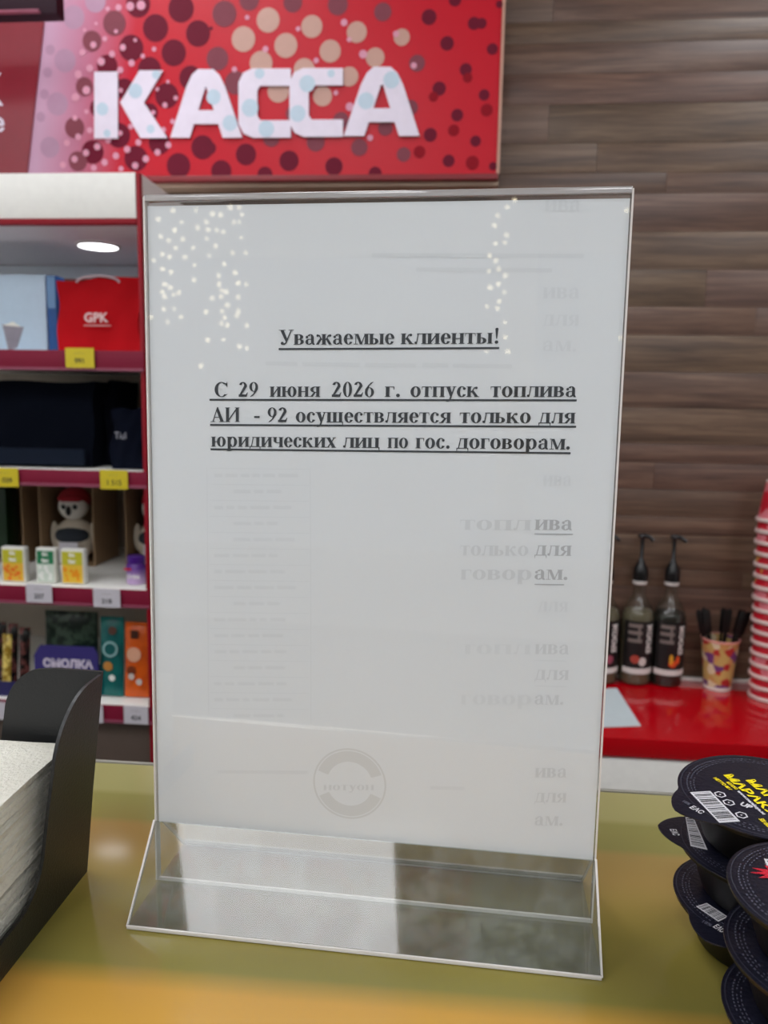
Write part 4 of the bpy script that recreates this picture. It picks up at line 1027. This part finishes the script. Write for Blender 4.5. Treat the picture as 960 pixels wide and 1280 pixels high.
# ------------------------------------------------------------------ sealed dessert cups
m_lid = mat('lid_navy_black', (24, 25, 38), .28, var=.2, scale=500, bump=.1)
m_body = mat('cup_black', (14, 12, 12), .4, spec=.3)
m_yel = mat('print_yellow', (240, 220, 20), .4); m_prw = mat('print_white', (205, 205, 210), .5); m_prg = mat('print_grey', (88, 89, 104), .5); m_prr = mat('print_red', (200, 26, 50), .4)
RC_ = .0352; PC = .0239
def dessert_cup(x, y, z_top, tilt, tabpx, lab, detail, zrot=None, ghostring=True):
    n = Vector((tilt[0], tilt[1], 1)).normalized()
    top = Vector((x, y, z_top))
    rx = -math.atan2(n.y, n.z); ry = math.asin(n.x)
    h = PC - .0012
    t = thing('dessert_cup', tuple(top - n * h), lab, 'dessert cup', 'sealed dessert cups stacked on the counter', (rx, ry, 0))
    MB().lathe([(.001, .0), (.0225, .0), (.0238, .0012), (.029, h - .006), (.031, h - .0035), (.0345, h - .0026), (.0348, h - .0012), (.001, h - .0012)], seg=48, cap=False).build('cup_body', m_body, t, smooth=True)
    # lid outline with pull tab
    Mi = t.matrix_basis.copy(); Mi = Matrix.LocRotScale(t.location, t.rotation_euler, None).inverted()
    def L(px, py): v = Mi @ onplane(px, py, top, n); return v.x, v.y
    tx, ty = L(*tabpx) if tabpx else (.037, .012)
    ta = math.atan2(ty, tx); tr = RC_ + .0075
    ol = []
    for k in range(96):
        a = ta + 2 * pi * k / 96; d_ = (a - ta + pi) % (2 * pi) - pi
        r = RC_
        if abs(d_) < .42: r = RC_ + .0088 * (1 - (abs(d_) / .42) ** 1.45)
        ol.append((r * cos(a), r * sin(a)))
    ld = MB().prism(ol, 'z', h - .0010, h - .0003).build('foil_lid', m_lid, t, bevel=.0002)
    zt_ = h - .0001
    mbr = MB()
    for (r0, r1, nn, gap) in ((.0309, .0314, 110, .45), (.0295, .0299, 100, .5), (.0281, .0285, 80, .5)):
        for k in range(nn):
            a = 2 * pi * k / nn; b = a + 2 * pi / nn * (1 - gap)
            if (k * 7) % 11 == 0: continue
            mbr.poly((r0 * cos(a), r0 * sin(a), zt_), (r1 * cos(a), r1 * sin(a), zt_), (r1 * cos(b), r1 * sin(b), zt_), (r0 * cos(b), r0 * sin(b), zt_))
    mbr.build('ring_print', m_prg, ld)
    mbr = MB(); r0 = .0336; r1 = .0340
    for k in range(64):
        a = 2 * pi * k / 64; b = 2 * pi * (k + 1) / 64
        mbr.poly((r0 * cos(a), r0 * sin(a), zt_), (r1 * cos(a), r1 * sin(a), zt_), (r1 * cos(b), r1 * sin(b), zt_), (r0 * cos(b), r0 * sin(b), zt_))
    mbr.build('rim_crease', mat('crease', (52, 53, 66), .4), ld)
    def barcode(quad, bars=15, seed=1):
        q = [Vector(L(*p)) for p in quad]   # q0->q1 short side, q0->q3 long side
        mbw = MB().poly(*[(v.x, v.y, zt_ + .00005) for v in q]); mbw.build('barcode_field', m_prw, ld)
        mk = MB(); rn_ = random.Random(seed); s = .04
        while s < .95:
            w_ = rn_.choice((.012, .02, .03)); 
            a = q[0].lerp(q[3], s); b = q[1].lerp(q[2], s); c = q[1].lerp(q[2], s + w_); d2 = q[0].lerp(q[3], s + w_)
            a, b, c, d2 = a.lerp(b, .08), a.lerp(b, .9), d2.lerp(c, .9), d2.lerp(c, .08)
            mk.poly(*[(v.x, v.y, zt_ + .0001) for v in (a, b, c, d2)]); s += w_ + rn_.choice((.015, .025, .04))
        mk.build('barcode_bars', m_ink, ld)
    def ltext(txt, p0, p1, hgt, m, bold=.0002, name='lid_lettering', shear=.0, fit=True):
        a = Vector(L(*p0)); b = Vector(L(*p1)); d_ = b - a; ang = math.atan2(d_.y, d_.x)
        me = text_mesh(txt, hgt, 'LEFT', bold, shear); xs = [v.co.x for v in me.vertices]; k = d_.length / max(1e-6, max(xs)) if fit else 1
        me.materials.clear(); me.materials.append(m)
        o = bpy.data.objects.new(name, me); C.objects.link(o); o.parent = ld; o.location = (a.x, a.y, zt_ + .00012); o.rotation_euler = (0, 0, ang); o.scale = (k, 1, 1)
    detail(barcode, ltext, L, ld, zt_)
    return t
def q6(x, y): return (820 + x * .2734, 930 + y * .2734)
def q7(x, y): return (880 + x / 10.66, 940 + y / 10.66)
def det1(bar, tx, L, ld, zt_):
    bar([q6(155, 220), q6(248, 214), q6(385, 353), q6(290, 360)], seed=3)
    tx('МАРАКУЙЯ', q7(255, 300), q7(1127, 1036), .0055, m_yel, .00022)
    tx('МАНГО', q7(552, 370), q7(1100, 830), .0055, m_yel, .00022)
    tx('НЕТТО 80 г', q7(120, 345), q7(345, 510), .0024, m_yel, .0001)
    tx('МОЛОКО', q7(290, 400), q7(420, 500), .0022, m_yel, .0001)
    tx('www.marakuya.su', q7(440, 520), q7(790, 835), .0022, m_prw, .0001)
    tx('500 ккал', q7(725, 890), q7(860, 1010), .003, m_yel, .0001)
    # recycling pictograms
    for cx_, cy_ in ((215, 565), (330, 672), (500, 840)):
        mb = MB(); cxy = Vector(L(*q7(cx_, cy_))); r = .0026
        for k in range(3):
            a = 2 * pi * k / 3 + .5; b = a + 2 * pi / 3
            for (ra, rb) in ((r, r * .75),):
                mb.poly(*[(cxy.x + rr * cos(t2), cxy.y + rr * sin(t2), zt_ + .0001) for rr, t2 in ((ra, a), (ra, (a + b) / 2), (ra, b), (rb, b), (rb, (a + b) / 2), (rb, a))])
        mb.poly(*[(cxy.x + .0006 * cos(t2), cxy.y + .0006 * sin(t2), zt_ + .0001) for t2 in (0, 2.1, 4.2)])
        mb.build('pictogram', m_prw, ld)
    tx('UP', q7(470, 700), q7(620, 760), .0044, m_prw, .0002, 'pictogram')
    tx('ЕАС', q6(150, 290), q6(205, 320), .0040, m_prw, .0001, 'conformity_mark')
    tx('18%', q6(115, 262), q6(150, 280), .0026, m_prg, .0001)
def det2(bar, tx, L, ld, zt_):
    bar([q6(135, 335), q6(170, 333), q6(236, 484), q6(158, 466)], seed=5)
    tx('ЕАС', q6(62, 388), q6(80, 418), .004, m_prw, .0001, 'conformity_mark')
def det3(bar, tx, L, ld, zt_):
    bar([q6(183, 742), q6(232, 726), q6(330, 790), q6(285, 812)], seed=8)
    tx('18%', q6(205, 812), q6(250, 835), .0028, m_prg, .0001)
    tx('ЕАС', q6(258, 835), q6(300, 862), .0045, m_prw, .0001, 'conformity_mark')
def det4(bar, tx, L, ld, zt_):
    a = L(960, 1092)
    mb = MB(); pts = []
    for k in range(22):
        r = (.0105 if k % 2 else .0062); t2 = 2 * pi * k / 22; pts.append((a[0] + .006 + r * cos(t2) * 1.2, a[1] + r * sin(t2) * .55, zt_ + .00012))
    mb.poly(*pts).build('red_splash', m_prr, ld)
    tx('ВИШНЯ', (958, 1082), (1010, 1090), .006, m_prw, .0004)
def det0(bar, tx, L, ld, zt_): pass
lx, ly = .1417, .3325; rx_, ry_ = .1396, .2625
dessert_cup(lx + .001, ly - .001, PC, (0, .0), (884, 1174), 'lowest dark dessert cup of the left stack, tab pointing to the viewer', det3)
dessert_cup(lx + .002, ly + .0005, PC * 2, (0, 0), (824, 1031), 'middle dark dessert cup of the left stack, tab to the left', det2)
dessert_cup(lx, ly, PC * 3 + .0018, (-.036, -.045), (838, 1012), 'top dark dessert cup with yellow lettering and barcode on its lid', det1)
dessert_cup(rx_ + .0015, ry_ + .0, PC, (0, 0), None, 'lowest dark dessert cup of the front right stack at the photo edge', det0)
dessert_cup(rx_ + .001, ry_ + .001, PC * 2, (0, 0), None, 'middle dark dessert cup of the front right stack', det0)
dessert_cup(rx_, ry_, PC * 3, (0, 0), None, 'top dark dessert cup of the front right stack with red and white print', det4)

# ------------------------------------------------------------------ light curtain on the window behind the viewer (seen only mirrored in the acrylic)
def mirrored(px, py, Y=-2.5):
    P = onplane(px, py, S0, nv); d = ray(px, py); q = d - nv * (2 * d.dot(nv)); return P + q * ((Y - P.y) / q.y)
bulbs = [(170 + x / 3.097, 220 + y / 3.097) for x, y in [(88, 168), (145, 135), (232, 132), (178, 180), (152, 210), (98, 235), (182, 245), (128, 250), (240, 200), (274, 178), (280, 208), (275, 243), (314, 210), (340, 216), (330, 150), (296, 148), (366, 122), (401, 122), (412, 150), (380, 180), (402, 180), (410, 240), (310, 272), (155, 280), (225, 280), (104, 303), (133, 314), (190, 315), (285, 310), (376, 298), (424, 298), (228, 344), (70, 330), (104, 360), (136, 372), (343, 342), (385, 375), (226, 402), (322, 385), (113, 420), (135, 432), (323, 418), (333, 442), (350, 450), (396, 415), (428, 420), (104, 450), (112, 468), (148, 460), (168, 452), (330, 468), (296, 472), (396, 470), (356, 500), (148, 516), (110, 516), (60, 546), (335, 523), (272, 527), (398, 525), (345, 548), (174, 546), (124, 565), (332, 570), (356, 578), (392, 540), (280, 634), (340, 634), (402, 660), (430, 668), (253, 735), (430, 580)]]
bulbs += [(480 + x / 3, 220 + y / 3) for x, y in [(462, 118), (428, 150), (414, 187), (460, 222), (418, 254), (452, 250), (396, 300), (420, 318), (430, 350), (394, 358), (456, 375), (430, 406), (398, 418), (450, 436), (432, 470), (387, 490), (425, 498), (452, 550), (456, 605), (464, 660), (385, 660), (490, 90), (910, 130), (886, 608)]]
t = thing('light_curtain', (0, -2.5, 0), 'curtain of tiny warm bulbs behind the viewer, mirrored in the acrylic', 'string lights')
mb = MB(); cols = {}
rn = random.Random(2)
for b in bulbs:
    p = mirrored(*b); mb.sphere((p.x, 0, p.z), .0085 * rn.uniform(.75, 1.1), 10, 6)
    cols.setdefault(round(p.x / .12), []).append(p)
o = mb.build('bulbs', emit('bulb_glow', (255, 240, 205), 9.5), t, smooth=True); o['kind'] = 'stuff'
mb = MB()
for k, ps in cols.items():
    mb.tube((ps[0].x, .008, 1.7), (ps[0].x, .008, min(p.z for p in ps) - .02), .0008, seg=5)
o = mb.build('wires', m_white, t); o['kind'] = 'stuff'
